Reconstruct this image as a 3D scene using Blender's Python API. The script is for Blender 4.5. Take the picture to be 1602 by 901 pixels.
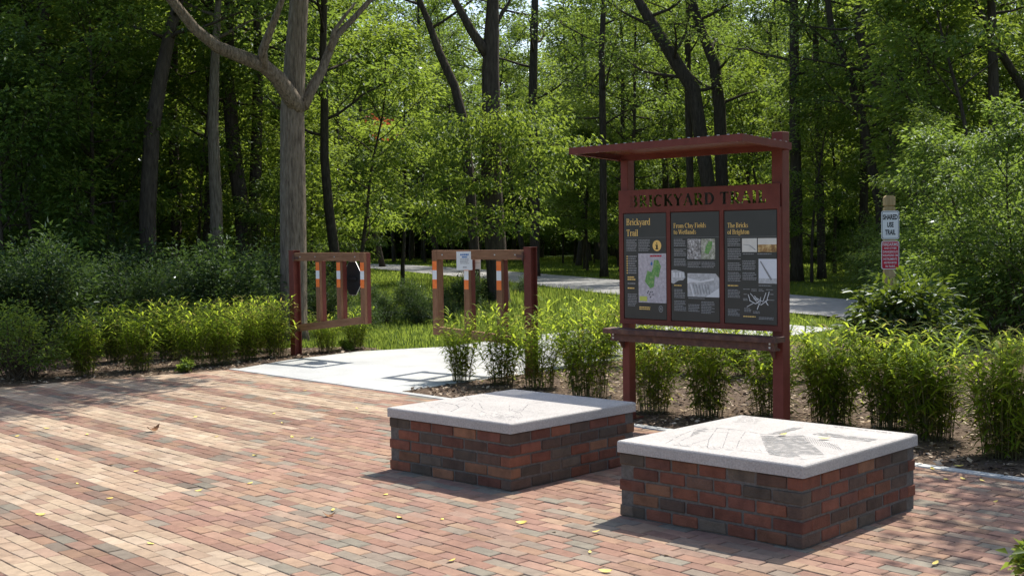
import bpy, bmesh, math, random
import numpy as np
from mathutils import Vector, Matrix

for o in list(bpy.data.objects):
    bpy.data.objects.remove(o, do_unlink=True)
SC = bpy.context.scene
COL = SC.collection
R = math.radians

# ------------------------------------------------------------------ camera
FPX, EYE, ROLL = 1900.0, 1.66, R(-0.8)
PITCH = math.atan(80.5 / FPX)
cF = Vector((0, math.cos(PITCH), -math.sin(PITCH)))
cU = Vector((0, math.sin(PITCH), math.cos(PITCH)))
cR = Vector((1, 0, 0))
camX = cR * math.cos(ROLL) + cU * math.sin(ROLL)
camY = cU * math.cos(ROLL) - cR * math.sin(ROLL)
cam = bpy.data.cameras.new('camera')
cam.sensor_fit = 'HORIZONTAL'
cam.sensor_width = 36
cam.lens = 36 * FPX / 1602
cam.clip_end = 600
cam.clip_start = 0.1
co = bpy.data.objects.new('camera', cam)
M4 = Matrix((camX, camY, -cF)).transposed().to_4x4()
M4.translation = (0, 0, EYE)
co.matrix_world = M4
COL.objects.link(co)
SC.camera = co

# ------------------------------------------------------------------ light
SUN_EL, SUN_AZ = R(55), R(34)          # azimuth from +Y towards +X
w = bpy.data.worlds.new('World')
SC.world = w
w.use_nodes = True
nt = w.node_tree
nt.nodes.clear()
sky = nt.nodes.new('ShaderNodeTexSky')
sky.sky_type = 'NISHITA'
sky.sun_disc = False
sky.sun_elevation = SUN_EL
sky.sun_rotation = SUN_AZ
sky.dust_density = 2.0
sky.air_density = 1.0
bg = nt.nodes.new('ShaderNodeBackground')
bg.inputs['Strength'].default_value = 0.15
wo = nt.nodes.new('ShaderNodeOutputWorld')
nt.links.new(sky.outputs[0], bg.inputs[0])
nt.links.new(bg.outputs[0], wo.inputs[0])
sl = bpy.data.lights.new('sun', 'SUN')
sl.energy = 4.8
sl.angle = R(0.5)
sl.color = (1.0, 0.95, 0.86)
so = bpy.data.objects.new('sun', sl)
sdir = Vector((math.sin(SUN_AZ) * math.cos(SUN_EL), math.cos(SUN_AZ) * math.cos(SUN_EL), math.sin(SUN_EL)))
so.rotation_euler = sdir.to_track_quat('Z', 'Y').to_euler()
so.location = sdir * 60
COL.objects.link(so)
SC.view_settings.view_transform = 'Standard'
SC.view_settings.look = 'None'
SC.view_settings.exposure = 0.55
SC.view_settings.gamma = 1
SC.cycles.max_bounces = 6
SC.cycles.diffuse_bounces = 3
SC.cycles.glossy_bounces = 2
SC.cycles.transmission_bounces = 4
SC.cycles.transparent_max_bounces = 4
SC.cycles.caustics_reflective = False
SC.cycles.caustics_refractive = False
SC.cycles.use_denoising = True
SC.cycles.sample_clamp_indirect = 4

# ------------------------------------------------------------------ helpers
def ray(px, py):
    a, b = (px - 801) / FPX, (450.5 - py) / FPX
    return camX * a + camY * b + cF
def G(px, py, z=0.0):
    d = ray(px, py)
    return d * ((z - EYE) / d.z) + Vector((0, 0, EYE))
def at(px, py, Y):
    d = ray(px, py)
    return d * (Y / d.y) + Vector((0, 0, EYE))

def tag(o, label=None, cat=None, group=None, kind=None):
    if label: o['label'] = label
    if cat: o['category'] = cat
    if group: o['group'] = group
    if kind: o['kind'] = kind
    return o
def empty(name, loc=(0, 0, 0), rz=0.0, **k):
    o = bpy.data.objects.new(name, None)
    o.location = loc
    o.rotation_euler = (0, 0, rz)
    o.empty_display_size = 0.2
    COL.objects.link(o)
    return tag(o, **k)
def link(name, me, mat=None, parent=None):
    o = bpy.data.objects.new(name, me)
    COL.objects.link(o)
    if mat is not None and len(me.materials) == 0:
        me.materials.append(mat)
    if parent: o.parent = parent
    return o
def copy_tree(o, parent=None):
    c = o.copy()
    COL.objects.link(c)
    c.parent = parent
    for ch in list(o.children):
        copy_tree(ch, c)
    return c

class MB:
    """collects shapes into one mesh"""
    def __init__(s):
        s.v, s.f, s.t = [], [], []
    def quad(s, *p, t=None):
        n = len(s.v)
        s.v += [tuple(q) for q in p]
        s.f.append(tuple(range(n, n + len(p))))
        s.t.append(t)
    def box(s, x0, x1, y0, y1, z0, z1, b=0.0, t=None):
        if b <= 0:
            n = len(s.v)
            s.v += [(x, y, z) for z in (z0, z1) for y in (y0, y1) for x in (x0, x1)]
            for f in ((0, 2, 3, 1), (4, 5, 7, 6), (0, 1, 5, 4), (2, 6, 7, 3), (0, 4, 6, 2), (1, 3, 7, 5)):
                s.f.append(tuple(n + i for i in f)); s.t.append(t)
            return
        bm = bmesh.new()
        bmesh.ops.create_cube(bm, size=1)
        for q in bm.verts:
            q.co = ((x0 + x1) / 2 + q.co.x * (x1 - x0), (y0 + y1) / 2 + q.co.y * (y1 - y0), (z0 + z1) / 2 + q.co.z * (z1 - z0))
        bmesh.ops.bevel(bm, geom=bm.edges[:], offset=b, segments=2, profile=0.6, affect='EDGES')
        s.bm(bm, t)
    def bm(s, bm, t=None):
        n = len(s.v)
        bm.verts.index_update()
        s.v += [tuple(q.co) for q in bm.verts]
        for f in bm.faces:
            s.f.append(tuple(n + q.index for q in f.verts)); s.t.append(t)
        bm.free()
    def prism(s, pts, axis, a, b, t=None):
        """extrude 2-D polygon: axis 'x' pts=(y,z), 'y' pts=(x,z), 'z' pts=(x,y)"""
        def P(p, q):
            return {'x': (q, p[0], p[1]), 'y': (p[0], q, p[1]), 'z': (p[0], p[1], q)}[axis]
        n, m = len(s.v), len(pts)
        s.v += [P(p, a) for p in pts] + [P(p, b) for p in pts]
        s.f.append(tuple(range(n, n + m))); s.t.append(t)
        s.f.append(tuple(range(n + 2 * m - 1, n + m - 1, -1))); s.t.append(t)
        for i in range(m):
            j = (i + 1) % m
            s.f.append((n + i, n + m + i, n + m + j, n + j)); s.t.append(t)
    def tube(s, pts, radii, sides=7, t=None, cap=True):
        pts = [Vector(p) for p in pts]
        n0 = len(s.v)
        up = Vector((0, 0, 1))
        ax = None
        for i, p in enumerate(pts):
            d = (pts[min(i + 1, len(pts) - 1)] - pts[max(i - 1, 0)]).normalized()
            if ax is None:
                ax = d.orthogonal().normalized()
            else:
                ax = (ax - d * ax.dot(d))
                ax = ax.normalized() if ax.length > 1e-6 else d.orthogonal().normalized()
            bx = d.cross(ax)
            for k in range(sides):
                a = 2 * math.pi * k / sides
                s.v.append(tuple(p + (ax * math.cos(a) + bx * math.sin(a)) * radii[i]))
        for i in range(len(pts) - 1):
            for k in range(sides):
                k2 = (k + 1) % sides
                s.f.append((n0 + i * sides + k, n0 + i * sides + k2, n0 + (i + 1) * sides + k2, n0 + (i + 1) * sides + k)); s.t.append(t)
        if cap:
            e = n0 + (len(pts) - 1) * sides
            s.f.append(tuple(e + k for k in range(sides))); s.t.append(t)
            s.f.append(tuple(n0 + sides - 1 - k for k in range(sides))); s.t.append(t)
    def mesh(s, name, smooth=False, fix=True):
        me = bpy.data.meshes.new(name)
        me.from_pydata(s.v, [], s.f)
        if any(t is not None for t in s.t):
            a = me.attributes.new('tint', 'FLOAT_COLOR', 'FACE')
            arr = np.ones((len(s.f), 4), np.float32)
            for i, t in enumerate(s.t):
                if t is not None: arr[i, :3] = t
            a.data.foreach_set('color', arr.ravel())
        if fix:
            b = bmesh.new(); b.from_mesh(me)
            bmesh.ops.recalc_face_normals(b, faces=b.faces[:])
            b.to_mesh(me); b.free()
        if smooth:
            me.polygons.foreach_set('use_smooth', [True] * len(me.polygons))
        return me
    def build(s, name, mat, parent=None, smooth=False):
        return link(name, s.mesh(name, smooth), mat, parent)

# ------------------------------------------------------------------ materials
def mat(name):
    m = bpy.data.materials.new(name)
    m.use_nodes = True
    m.node_tree.nodes.clear()
    return m, m.node_tree.nodes, m.node_tree.links
def ramp(N, stops):
    r = N.new('ShaderNodeValToRGB')
    e = r.color_ramp.elements
    while len(e) < len(stops): e.new(0.5)
    for q, (p, c) in zip(e, stops):
        q.position = p
        q.color = (*c, 1) if len(c) == 3 else c
    return r
def surf(name, stops, scale=8, rough=0.7, bump=0.0, bscale=None, spec=0.3, detail=6, metal=0.0, stretch=None, tint=False, coords='Object', bdist=0.01, stain=0.0, stscale=1.0):
    """noise-driven solid material; stops = colour ramp; tint multiplies in a per-face colour"""
    m, N, L = mat(name)
    out = N.new('ShaderNodeOutputMaterial')
    p = N.new('ShaderNodeBsdfPrincipled')
    p.inputs['Roughness'].default_value = rough
    p.inputs['Specular IOR Level'].default_value = spec
    p.inputs['Metallic'].default_value = metal
    tc = N.new('ShaderNodeTexCoord')
    mp = N.new('ShaderNodeMapping')
    if stretch: mp.inputs['Scale'].default_value = stretch
    L.new(tc.outputs[coords], mp.inputs[0])
    n = N.new('ShaderNodeTexNoise')
    n.inputs['Scale'].default_value = scale
    n.inputs['Detail'].default_value = detail
    n.inputs['Roughness'].default_value = 0.65
    L.new(mp.outputs[0], n.inputs['Vector'])
    r = ramp(N, stops)
    L.new(n.outputs['Fac'], r.inputs[0])
    col = r.outputs[0]
    if tint:
        at_ = N.new('ShaderNodeAttribute')
        at_.attribute_name = 'tint'
        mx = N.new('ShaderNodeMix')
        mx.data_type = 'RGBA'
        mx.blend_type = 'MULTIPLY'
        mx.inputs[0].default_value = 1.0
        L.new(at_.outputs['Color'], mx.inputs[6])
        L.new(col, mx.inputs[7])
        col = mx.outputs[2]
    if stain:
        n3 = N.new('ShaderNodeTexNoise'); n3.inputs['Scale'].default_value = stscale; n3.inputs['Detail'].default_value = 7
        n3.inputs['Roughness'].default_value = 0.7
        L.new(tc.outputs[coords], n3.inputs['Vector'])
        r3 = ramp(N, [(0.32, (1 - stain, 1 - stain, 1 - stain * .95)), (0.62, (1.06, 1.06, 1.06))])
        L.new(n3.outputs['Fac'], r3.inputs[0])
        m3 = N.new('ShaderNodeMix'); m3.data_type = 'RGBA'; m3.blend_type = 'MULTIPLY'; m3.inputs[0].default_value = 1.0
        L.new(col, m3.inputs[6]); L.new(r3.outputs[0], m3.inputs[7])
        col = m3.outputs[2]
    L.new(col, p.inputs['Base Color'])
    if bump:
        n2 = N.new('ShaderNodeTexNoise')
        n2.inputs['Scale'].default_value = bscale or scale * 6
        n2.inputs['Detail'].default_value = 5
        L.new(mp.outputs[0], n2.inputs['Vector'])
        b = N.new('ShaderNodeBump')
        b.inputs['Strength'].default_value = bump
        b.inputs['Distance'].default_value = bdist
        L.new(n2.outputs['Fac'], b.inputs['Height'])
        L.new(b.outputs[0], p.inputs['Normal'])
    L.new(p.outputs[0], out.inputs[0])
    return m
def leafmat(name, dark, light, trans, tfac=0.5, gloss=0.12, rough=0.42, yellow=None):
    """leaf: diffuse + translucent + a little gloss; per-leaf value in attribute 'v', per-plant shift from Object Info"""
    m, N, L = mat(name)
    out = N.new('ShaderNodeOutputMaterial')
    a = N.new('ShaderNodeAttribute'); a.attribute_name = 'v'
    oi = N.new('ShaderNodeObjectInfo')
    ad = N.new('ShaderNodeMath'); ad.operation = 'MULTIPLY_ADD'
    L.new(oi.outputs['Random'], ad.inputs[0]); ad.inputs[1].default_value = 0.3
    L.new(a.outputs['Fac'], ad.inputs[2])
    stops = [(0.0, dark), (0.85, light)]
    tst = [(0.0, tuple(x * 0.6 for x in trans)), (0.85, trans)]
    if yellow:
        stops.append((1.0, yellow)); tst.append((1.0, tuple(min(1, x * 1.6) for x in yellow)))
    r1 = ramp(N, stops); r2 = ramp(N, tst)
    L.new(ad.outputs[0], r1.inputs[0]); L.new(ad.outputs[0], r2.inputs[0])
    d = N.new('ShaderNodeBsdfDiffuse'); t = N.new('ShaderNodeBsdfTranslucent')
    L.new(r1.outputs[0], d.inputs[0]); L.new(r2.outputs[0], t.inputs[0])
    mx = N.new('ShaderNodeMixShader'); mx.inputs[0].default_value = tfac
    L.new(d.outputs[0], mx.inputs[1]); L.new(t.outputs[0], mx.inputs[2])
    g = N.new('ShaderNodeBsdfGlossy'); g.inputs['Roughness'].default_value = rough
    g.inputs['Color'].default_value = (0.9, 0.95, 1, 1)
    fr = N.new('ShaderNodeFresnel'); fr.inputs['IOR'].default_value = 1.4
    mu = N.new('ShaderNodeMath'); mu.operation = 'MULTIPLY'; mu.inputs[1].default_value = gloss * 4
    L.new(fr.outputs[0], mu.inputs[0]); mu.use_clamp = True
    m2 = N.new('ShaderNodeMixShader')
    L.new(mu.outputs[0], m2.inputs[0]); L.new(mx.outputs[0], m2.inputs[1]); L.new(g.outputs[0], m2.inputs[2])
    L.new(m2.outputs[0], out.inputs[0])
    return m

PI = math.pi
M_red = surf('painted_steel', [(0.25, (0.120, 0.031, 0.022)), (0.5, (0.155, 0.040, 0.029)), (0.8, (0.19, 0.052, 0.038))], 7, 0.55, 0.12, 60, 0.22, detail=9)
M_wood = surf('stained_wood', [(0.25, (0.16, 0.075, 0.040)), (0.55, (0.26, 0.135, 0.075)), (0.8, (0.34, 0.195, 0.115))], 5, 0.75, 0.35, 30, 0.2, stretch=(1, 9, 9))
M_woodv = surf('stained_wood_upright', [(0.25, (0.15, 0.065, 0.036)), (0.55, (0.24, 0.12, 0.066)), (0.8, (0.31, 0.175, 0.10))], 5, 0.75, 0.35, 30, 0.2, stretch=(9, 9, 1))
M_rust = surf('weathered_rail', [(0.3, (0.06, 0.03, 0.026)), (0.55, (0.12, 0.055, 0.04)), (0.8, (0.22, 0.12, 0.07))], 14, 0.6, 0.2, 90, 0.35)
M_panel = surf('panel_face', [(0.3, (0.030, 0.029, 0.030)), (0.7, (0.043, 0.041, 0.041))], 3, 0.32, 0, spec=0.5)
M_gold = surf('gold_print', [(0.3, (0.90, 0.58, 0.15)), (0.7, (0.97, 0.66, 0.22))], 20, 0.5)
M_grey = surf('grey_print', [(0.3, (0.24, 0.24, 0.24)), (0.7, (0.31, 0.31, 0.31))], 40, 0.5)
M_white = surf('white_print', [(0.3, (0.72, 0.72, 0.73)), (0.7, (0.8, 0.8, 0.8))], 9, 0.5)
M_black = surf('black_print', [(0.3, (0.012, 0.012, 0.012)), (0.7, (0.02, 0.02, 0.02))], 9, 0.5)
M_blue = surf('blue_print', [(0.3, (0.05, 0.16, 0.42)), (0.7, (0.08, 0.22, 0.5))], 9, 0.5)
M_orange = surf('orange_reflector', [(0.3, (0.85, 0.17, 0.03)), (0.7, (0.95, 0.24, 0.06))], 30, 0.4)
M_signred = surf('red_sign_face', [(0.3, (0.46, 0.012, 0.035)), (0.7, (0.56, 0.02, 0.05))], 8, 0.4)
M_metal = surf('sign_metal', [(0.3, (0.45, 0.46, 0.47)), (0.7, (0.6, 0.6, 0.6))], 12, 0.4, metal=0.6)
M_signback = surf('dark_sign_back', [(0.3, (0.012, 0.013, 0.014)), (0.7, (0.02, 0.021, 0.022))], 8, 0.6)
M_post = surf('treated_post', [(0.25, (0.28, 0.20, 0.09)), (0.55, (0.42, 0.31, 0.16)), (0.8, (0.52, 0.40, 0.22))], 4, 0.75, 0.3, 40, 0.2, stretch=(8, 8, 1))
M_paver = surf('clay_paver', [(0.2, (0.70, 0.68, 0.66)), (0.5, (0.97, 0.96, 0.95)), (0.8, (1.2, 1.17, 1.12))], 13, 0.9, 0.5, 130, 0.12, tint=True, stain=0.18, stscale=1.3)
M_brick = surf('wall_brick', [(0.2, (0.5, 0.5, 0.5)), (0.5, (0.95, 0.95, 0.95)), (0.8, (1.3, 1.25, 1.2))], 10, 0.85, 0.6, 90, 0.2, tint=True)
M_mortar = surf('mortar', [(0.3, (0.10, 0.09, 0.08)), (0.7, (0.17, 0.155, 0.14))], 40, 0.9, 0.5, 150, 0.1)
M_sand = surf('joint_sand', [(0.3, (0.06, 0.05, 0.04)), (0.7, (0.15, 0.125, 0.10))], 15, 0.95, 0.4, 200, 0.1)
M_cap = surf('cast_stone', [(0.30, (0.30, 0.275, 0.255)), (0.5, (0.42, 0.395, 0.37)), (0.68, (0.51, 0.485, 0.46))], 95, 0.7, 0.4, 260, 0.25, detail=10, stain=0.12, stscale=3.0)
M_conc = surf('concrete', [(0.25, (0.39, 0.395, 0.385)), (0.55, (0.46, 0.465, 0.45)), (0.8, (0.51, 0.51, 0.49))], 40, 0.85, 0.3, 180, 0.2, stain=0.2, stscale=.9)
M_asph = surf('trail_asphalt', [(0.3, (0.22, 0.215, 0.21)), (0.7, (0.34, 0.335, 0.32))], 3, 0.9, 0.3, 90, 0.15)
M_soil = surf('meadow_soil', [(0.3, (0.035, 0.055, 0.016)), (0.5, (0.055, 0.09, 0.02)), (0.75, (0.09, 0.125, 0.035))], 0.8, 0.95, 0.5, 25, 0.1)
M_mulch = surf('mulch', [(0.3, (0.05, 0.034, 0.025)), (0.55, (0.11, 0.078, 0.056)), (0.8, (0.22, 0.165, 0.12))], 22, 0.95, 0.9, 60, 0.1)
M_chip = surf('mulch_chip', [(0.3, (0.7, 0.7, 0.7)), (0.7, (1.1, 1.1, 1.1))], 30, 0.85, 0, spec=0.2, tint=True)
M_bark = surf('grey_bark', [(0.30, (0.07, 0.055, 0.042)), (0.5, (0.185, 0.15, 0.113)), (0.72, (0.30, 0.25, 0.195))], 4.5, 0.95, 1.0, 7, 0.1, stretch=(7, 7, 1), detail=9, bdist=0.05)
M_bark2 = surf('dark_bark', [(0.25, (0.035, 0.028, 0.022)), (0.5, (0.075, 0.06, 0.048)), (0.78, (0.13, 0.105, 0.08))], 3.2, 0.95, 1.0, 7, 0.1, stretch=(6, 6, 1), bdist=0.05)
M_leafA = leafmat('woodland_leaf', (0.034, 0.068, 0.013), (0.076, 0.136, 0.028), (0.30, 0.43, 0.055), 0.52, 0.05)
M_leafB = leafmat('bright_leaf', (0.048, 0.090, 0.013), (0.098, 0.160, 0.030), (0.36, 0.48, 0.055), 0.55, 0.04)
M_leafC = leafmat('shrub_leaf', (0.030, 0.057, 0.020), (0.060, 0.098, 0.034), (0.12, 0.20, 0.035), 0.42, 0.05)
M_leafD = leafmat('broad_shrub_leaf', (0.022, 0.050, 0.014), (0.050, 0.10, 0.024), (0.26, 0.36, 0.025), 0.40, 0.09, 0.38)
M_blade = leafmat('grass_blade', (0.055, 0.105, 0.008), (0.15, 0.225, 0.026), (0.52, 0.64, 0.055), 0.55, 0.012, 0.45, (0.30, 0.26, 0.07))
M_meadow = leafmat('meadow_blade', (0.06, 0.10, 0.022), (0.13, 0.19, 0.045), (0.36, 0.47, 0.07), 0.52, 0.01, 0.45, (0.26, 0.24, 0.06))
M_stem = surf('grass_stem', [(0.3, (0.05, 0.055, 0.018)), (0.7, (0.12, 0.11, 0.04))], 20, 0.6)
M_twig = surf('shrub_twig', [(0.3, (0.06, 0.045, 0.03)), (0.7, (0.12, 0.09, 0.06))], 20, 0.8)
M_redleaf = leafmat('red_leaf', (0.30, 0.05, 0.02), (0.42, 0.10, 0.04), (0.5, 0.12, 0.05), 0.4, 0.05)
M_yellow = surf('yellow_leaf', [(0.3, (0.62, 0.44, 0.06)), (0.7, (0.75, 0.60, 0.16))], 30, 0.6)
M_brown = surf('brown_leaf', [(0.3, (0.14, 0.06, 0.02)), (0.7, (0.28, 0.13, 0.05))], 30, 0.7)

# ------------------------------------------------------------------ ground, paving
rnd = random.Random(7)
def sheet(name, pts, z, m, kind='structure'):
    b = MB(); b.quad(*[(p[0], p[1], z) for p in pts])
    o = link(name, b.mesh(name, fix=False), m)
    return tag(o, kind=kind)
# ground: one sheet to the horizon, finely gridded near by
def ground():
    b = MB()
    n = 60
    xs = [-260, -120, -70] + [-45 + i * 1.5 for i in range(61)] + [70, 120, 260]
    ys = [-40, -10, 0] + [8 + i * 1.6 for i in range(60)] + [130, 200, 420]
    def hgt(x, y):
        if y < 19 or abs(x) > 46 or y > 100: return -0.05
        k = min(1, (y - 19) / 6)
        return -0.05 + k * 0.05 * math.sin(x * 0.9 + 1.3) * math.sin(y * 0.7)
    idx = {}
    for j, y in enumerate(ys):
        for i, x in enumerate(xs):
            idx[i, j] = len(b.v); b.v.append((x, y, hgt(x, y)))
    for j in range(len(ys) - 1):
        for i in range(len(xs) - 1):
            b.f.append((idx[i, j], idx[i + 1, j], idx[i + 1, j + 1], idx[i, j + 1])); b.t.append(None)
    return tag(link('ground', b.mesh('ground', smooth=True), M_soil), kind='structure')
ground()

PA = R(-47.5)
E1 = Vector((math.cos(PA), math.sin(PA), 0)); E2 = Vector((-E1.y, E1.x, 0))
KC = G(370, 577); KC.z = 0                       # far corner of the plaza
V0 = KC.dot(E2); U0 = KC.dot(E1)
LD = Vector((G(370, 577) - G(0, 605))); LD.z = 0; LD.normalize()
def uvp(u, v, z=0.0):
    p = E1 * u + E2 * v
    return (p.x, p.y, z)
def uv_px(px, py):
    p = G(px, py); return p.dot(E1), p.dot(E2)
def umin(v):
    """left plaza edge: the u where course v meets it"""
    t = (v - V0) / LD.dot(E2)
    p = KC + LD * t
    return p.dot(E1)
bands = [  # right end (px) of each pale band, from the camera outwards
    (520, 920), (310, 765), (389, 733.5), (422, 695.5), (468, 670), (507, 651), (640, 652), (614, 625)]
def pavers():
    cw, bl = 0.0925, 0.203
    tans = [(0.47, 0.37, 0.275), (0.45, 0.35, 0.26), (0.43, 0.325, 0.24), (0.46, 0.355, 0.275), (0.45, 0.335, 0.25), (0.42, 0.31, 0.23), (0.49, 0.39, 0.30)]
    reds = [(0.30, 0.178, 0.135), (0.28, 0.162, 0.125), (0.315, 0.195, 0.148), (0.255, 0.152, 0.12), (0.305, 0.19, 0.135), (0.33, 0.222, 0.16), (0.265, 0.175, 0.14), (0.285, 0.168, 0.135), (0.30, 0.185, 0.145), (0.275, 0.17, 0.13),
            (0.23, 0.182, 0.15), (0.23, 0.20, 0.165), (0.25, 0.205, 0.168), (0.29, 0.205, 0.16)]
    top1 = uv_px(300, 757.5)[1]
    bnd = []
    ends = [uv_px(*q)[0] for q in bands]
    ends[0] = uv_px(487, 897)[0] + 0.55
    per = 7 * cw
    v_top = uv_px(310, 765)[1]
    b = MB()
    ncour = int((V0 - 0.11 - 1.2) / cw)
    for i in range(ncour):
        v1 = V0 - 0.11 - i * cw
        v0 = v1 - cw
        vc = (v0 + v1) / 2
        kf = (v_top - vc) / per              # 0 at the top of band 1, growing towards the camera
        kb = math.floor(kf)
        frac = kf - kb
        bi = 1 - kb                          # index into bands
        lo = umin(vc) + 0.02
        u = -16.0 + (i % 2) * bl * 0.5 + rnd.uniform(-0.02, 0.02)
        while u < 3.0:
            u1 = u + bl + rnd.uniform(-0.004, 0.004)
            a, c = max(u, lo), u1
            if c - a > 0.03:
                p = E1 * ((a + c) / 2) + E2 * vc
                if 2.2 < p.y < 17 and abs(p.x) < 2.6 + 0.55 * p.y:
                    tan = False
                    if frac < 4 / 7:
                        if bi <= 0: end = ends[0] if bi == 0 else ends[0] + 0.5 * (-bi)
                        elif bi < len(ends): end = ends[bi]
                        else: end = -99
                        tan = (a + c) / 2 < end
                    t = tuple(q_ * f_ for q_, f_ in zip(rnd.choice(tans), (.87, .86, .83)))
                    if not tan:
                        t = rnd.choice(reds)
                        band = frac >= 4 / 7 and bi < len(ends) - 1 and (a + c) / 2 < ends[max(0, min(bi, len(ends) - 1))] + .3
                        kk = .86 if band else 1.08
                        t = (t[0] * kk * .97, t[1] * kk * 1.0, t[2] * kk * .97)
                    if tan and rnd.random() < 0.05: t = (0.34, 0.235, 0.175)
                    k = rnd.uniform(0.88, 1.10)
                    t = tuple(x * k for x in t)
                    g = 0.0034
                    zt = rnd.gauss(0, 0.0012)
                    tx, ty = rnd.gauss(0, 0.008), rnd.gauss(0, 0.006)
                    e = 0.004
                    jv = rnd.gauss(0, 0.0013)
                    a0, c0, w0, w1 = a + g, c - g, v0 + .0009 + jv, v1 - .0009 + jv
                    n = len(b.v)
                    for (uu, vv, zz) in ((a0, w0, -.022), (c0, w0, -.022), (c0, w1, -.022), (a0, w1, -.022),
                                         (a0, w0, -.004), (c0, w0, -.004), (c0, w1, -.004), (a0, w1, -.004),
                                         (a0 + e * 1.3, w0 + e * .8, 0), (c0 - e * 1.3, w0 + e * .8, 0), (c0 - e * 1.3, w1 - e * .8, 0), (a0 + e * 1.3, w1 - e * .8, 0)):
                        z = zz + zt
                        if zz > -.01: z += (uu - (a0 + c0) / 2) * tx + (vv - vc) * ty
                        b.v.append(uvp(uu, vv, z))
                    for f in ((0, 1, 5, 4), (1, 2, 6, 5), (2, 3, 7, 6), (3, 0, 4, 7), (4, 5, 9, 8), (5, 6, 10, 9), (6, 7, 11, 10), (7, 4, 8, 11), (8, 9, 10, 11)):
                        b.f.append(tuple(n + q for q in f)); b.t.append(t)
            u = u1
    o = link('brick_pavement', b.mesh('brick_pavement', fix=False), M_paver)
    tag(o, kind='structure')
pavers()
# bed of joint sand under the pavers
pb = [uvp(umin(V0 - .11), V0 - .11), uvp(4.5, V0 - .11), (9, 2), (2, 1), (-9, 2), (-12, 6)]
lp = KC - LD * 9.5
sheet('joint_sand_bed', [uvp(umin(V0 - .11), V0 - .11), (lp.x, lp.y), (-12, 3), (-6, 1.2), (6, 1.2), uvp(6.5, V0 - .11)], -0.0065, M_sand)
# kerb strip between pavement and beds
b = MB()
u = U0 - 0.02
while u < 6.0:
    l = 0.6 if u > U0 else 0.62
    n = len(b.v)
    bm = bmesh.new(); bmesh.ops.create_cube(bm, size=1)
    for q in bm.verts:
        q.co = Vector(uvp(u + l / 2 + q.co.x * (l - 0.004), V0 - 0.055 + q.co.y * 0.108, -0.046 + q.co.z * 0.11))
    bmesh.ops.bevel(bm, geom=bm.edges[:], offset=0.006, segments=2, affect='EDGES')
    b.bm(bm); u += l
tag(b.build('kerb_strip', M_conc), kind='structure')

# concrete apron, then the asphalt trail that it runs into
AL = [G(370, 577), G(450, 563), G(560, 549), G(690, 543)]
def apron():
    c0 = Vector(uvp(U0, V0 + 0.004)); c1 = Vector(uvp(uv_px(628, 612)[0], V0 + 0.004))
    d = Vector((0.66, 0.75, 0))
    l2 = G(450, 563); l3 = G(560, 549.5); l4 = G(690, 542.5)
    r2 = G(810, 586); r3 = G(890, 575)
    far_l = l4 + Vector((4.6, 6.0, 0)); far_r = r3 + Vector((4.9, 5.6, 0))
    pts = [c0, c1, G(720, 598), r2, r3, far_r, far_l, l4, l3, l2]
    b = MB(); b.quad(*[(p.x, p.y, 0.0) for p in pts])
    # thickness edge
    n = len(pts)
    for i in range(n):
        p, q = pts[i], pts[(i + 1) % n]
        b.quad((p.x, p.y, 0), (q.x, q.y, 0), (q.x, q.y, -.08), (p.x, p.y, -.08))
    return tag(link('concrete_path', b.mesh('concrete_path'), M_conc), kind='structure')
apron()
def ribbon(name, pts, wid, z, m):
    b = MB()
    L_, R_ = [], []
    for i, p in enumerate(pts):
        d = Vector(pts[min(i + 1, len(pts) - 1)]) - Vector(pts[max(i - 1, 0)])
        d.normalize()
        nrm = Vector((-d.y, d.x))
        ww = wid[i] if isinstance(wid, list) else wid
        L_.append(Vector(p) + nrm * ww / 2); R_.append(Vector(p) - nrm * ww / 2)
    for i in range(len(pts) - 1):
        b.quad((L_[i].x, L_[i].y, z), (R_[i].x, R_[i].y, z), (R_[i + 1].x, R_[i + 1].y, z), (L_[i + 1].x, L_[i + 1].y, z))
    return tag(link(name, b.mesh(name, fix=False), m), kind='structure')
TR = [(13, 16), (10.3, 20.5), (8.0, 24.5), (6.2, 29), (4.2, 36), (1.8, 44.5), (-1.2, 54), (-4.6, 64), (-8.6, 74), (-14, 83), (-24, 90)]
ribbon('trail', TR, 4.0, 0.022, M_asph)

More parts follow.
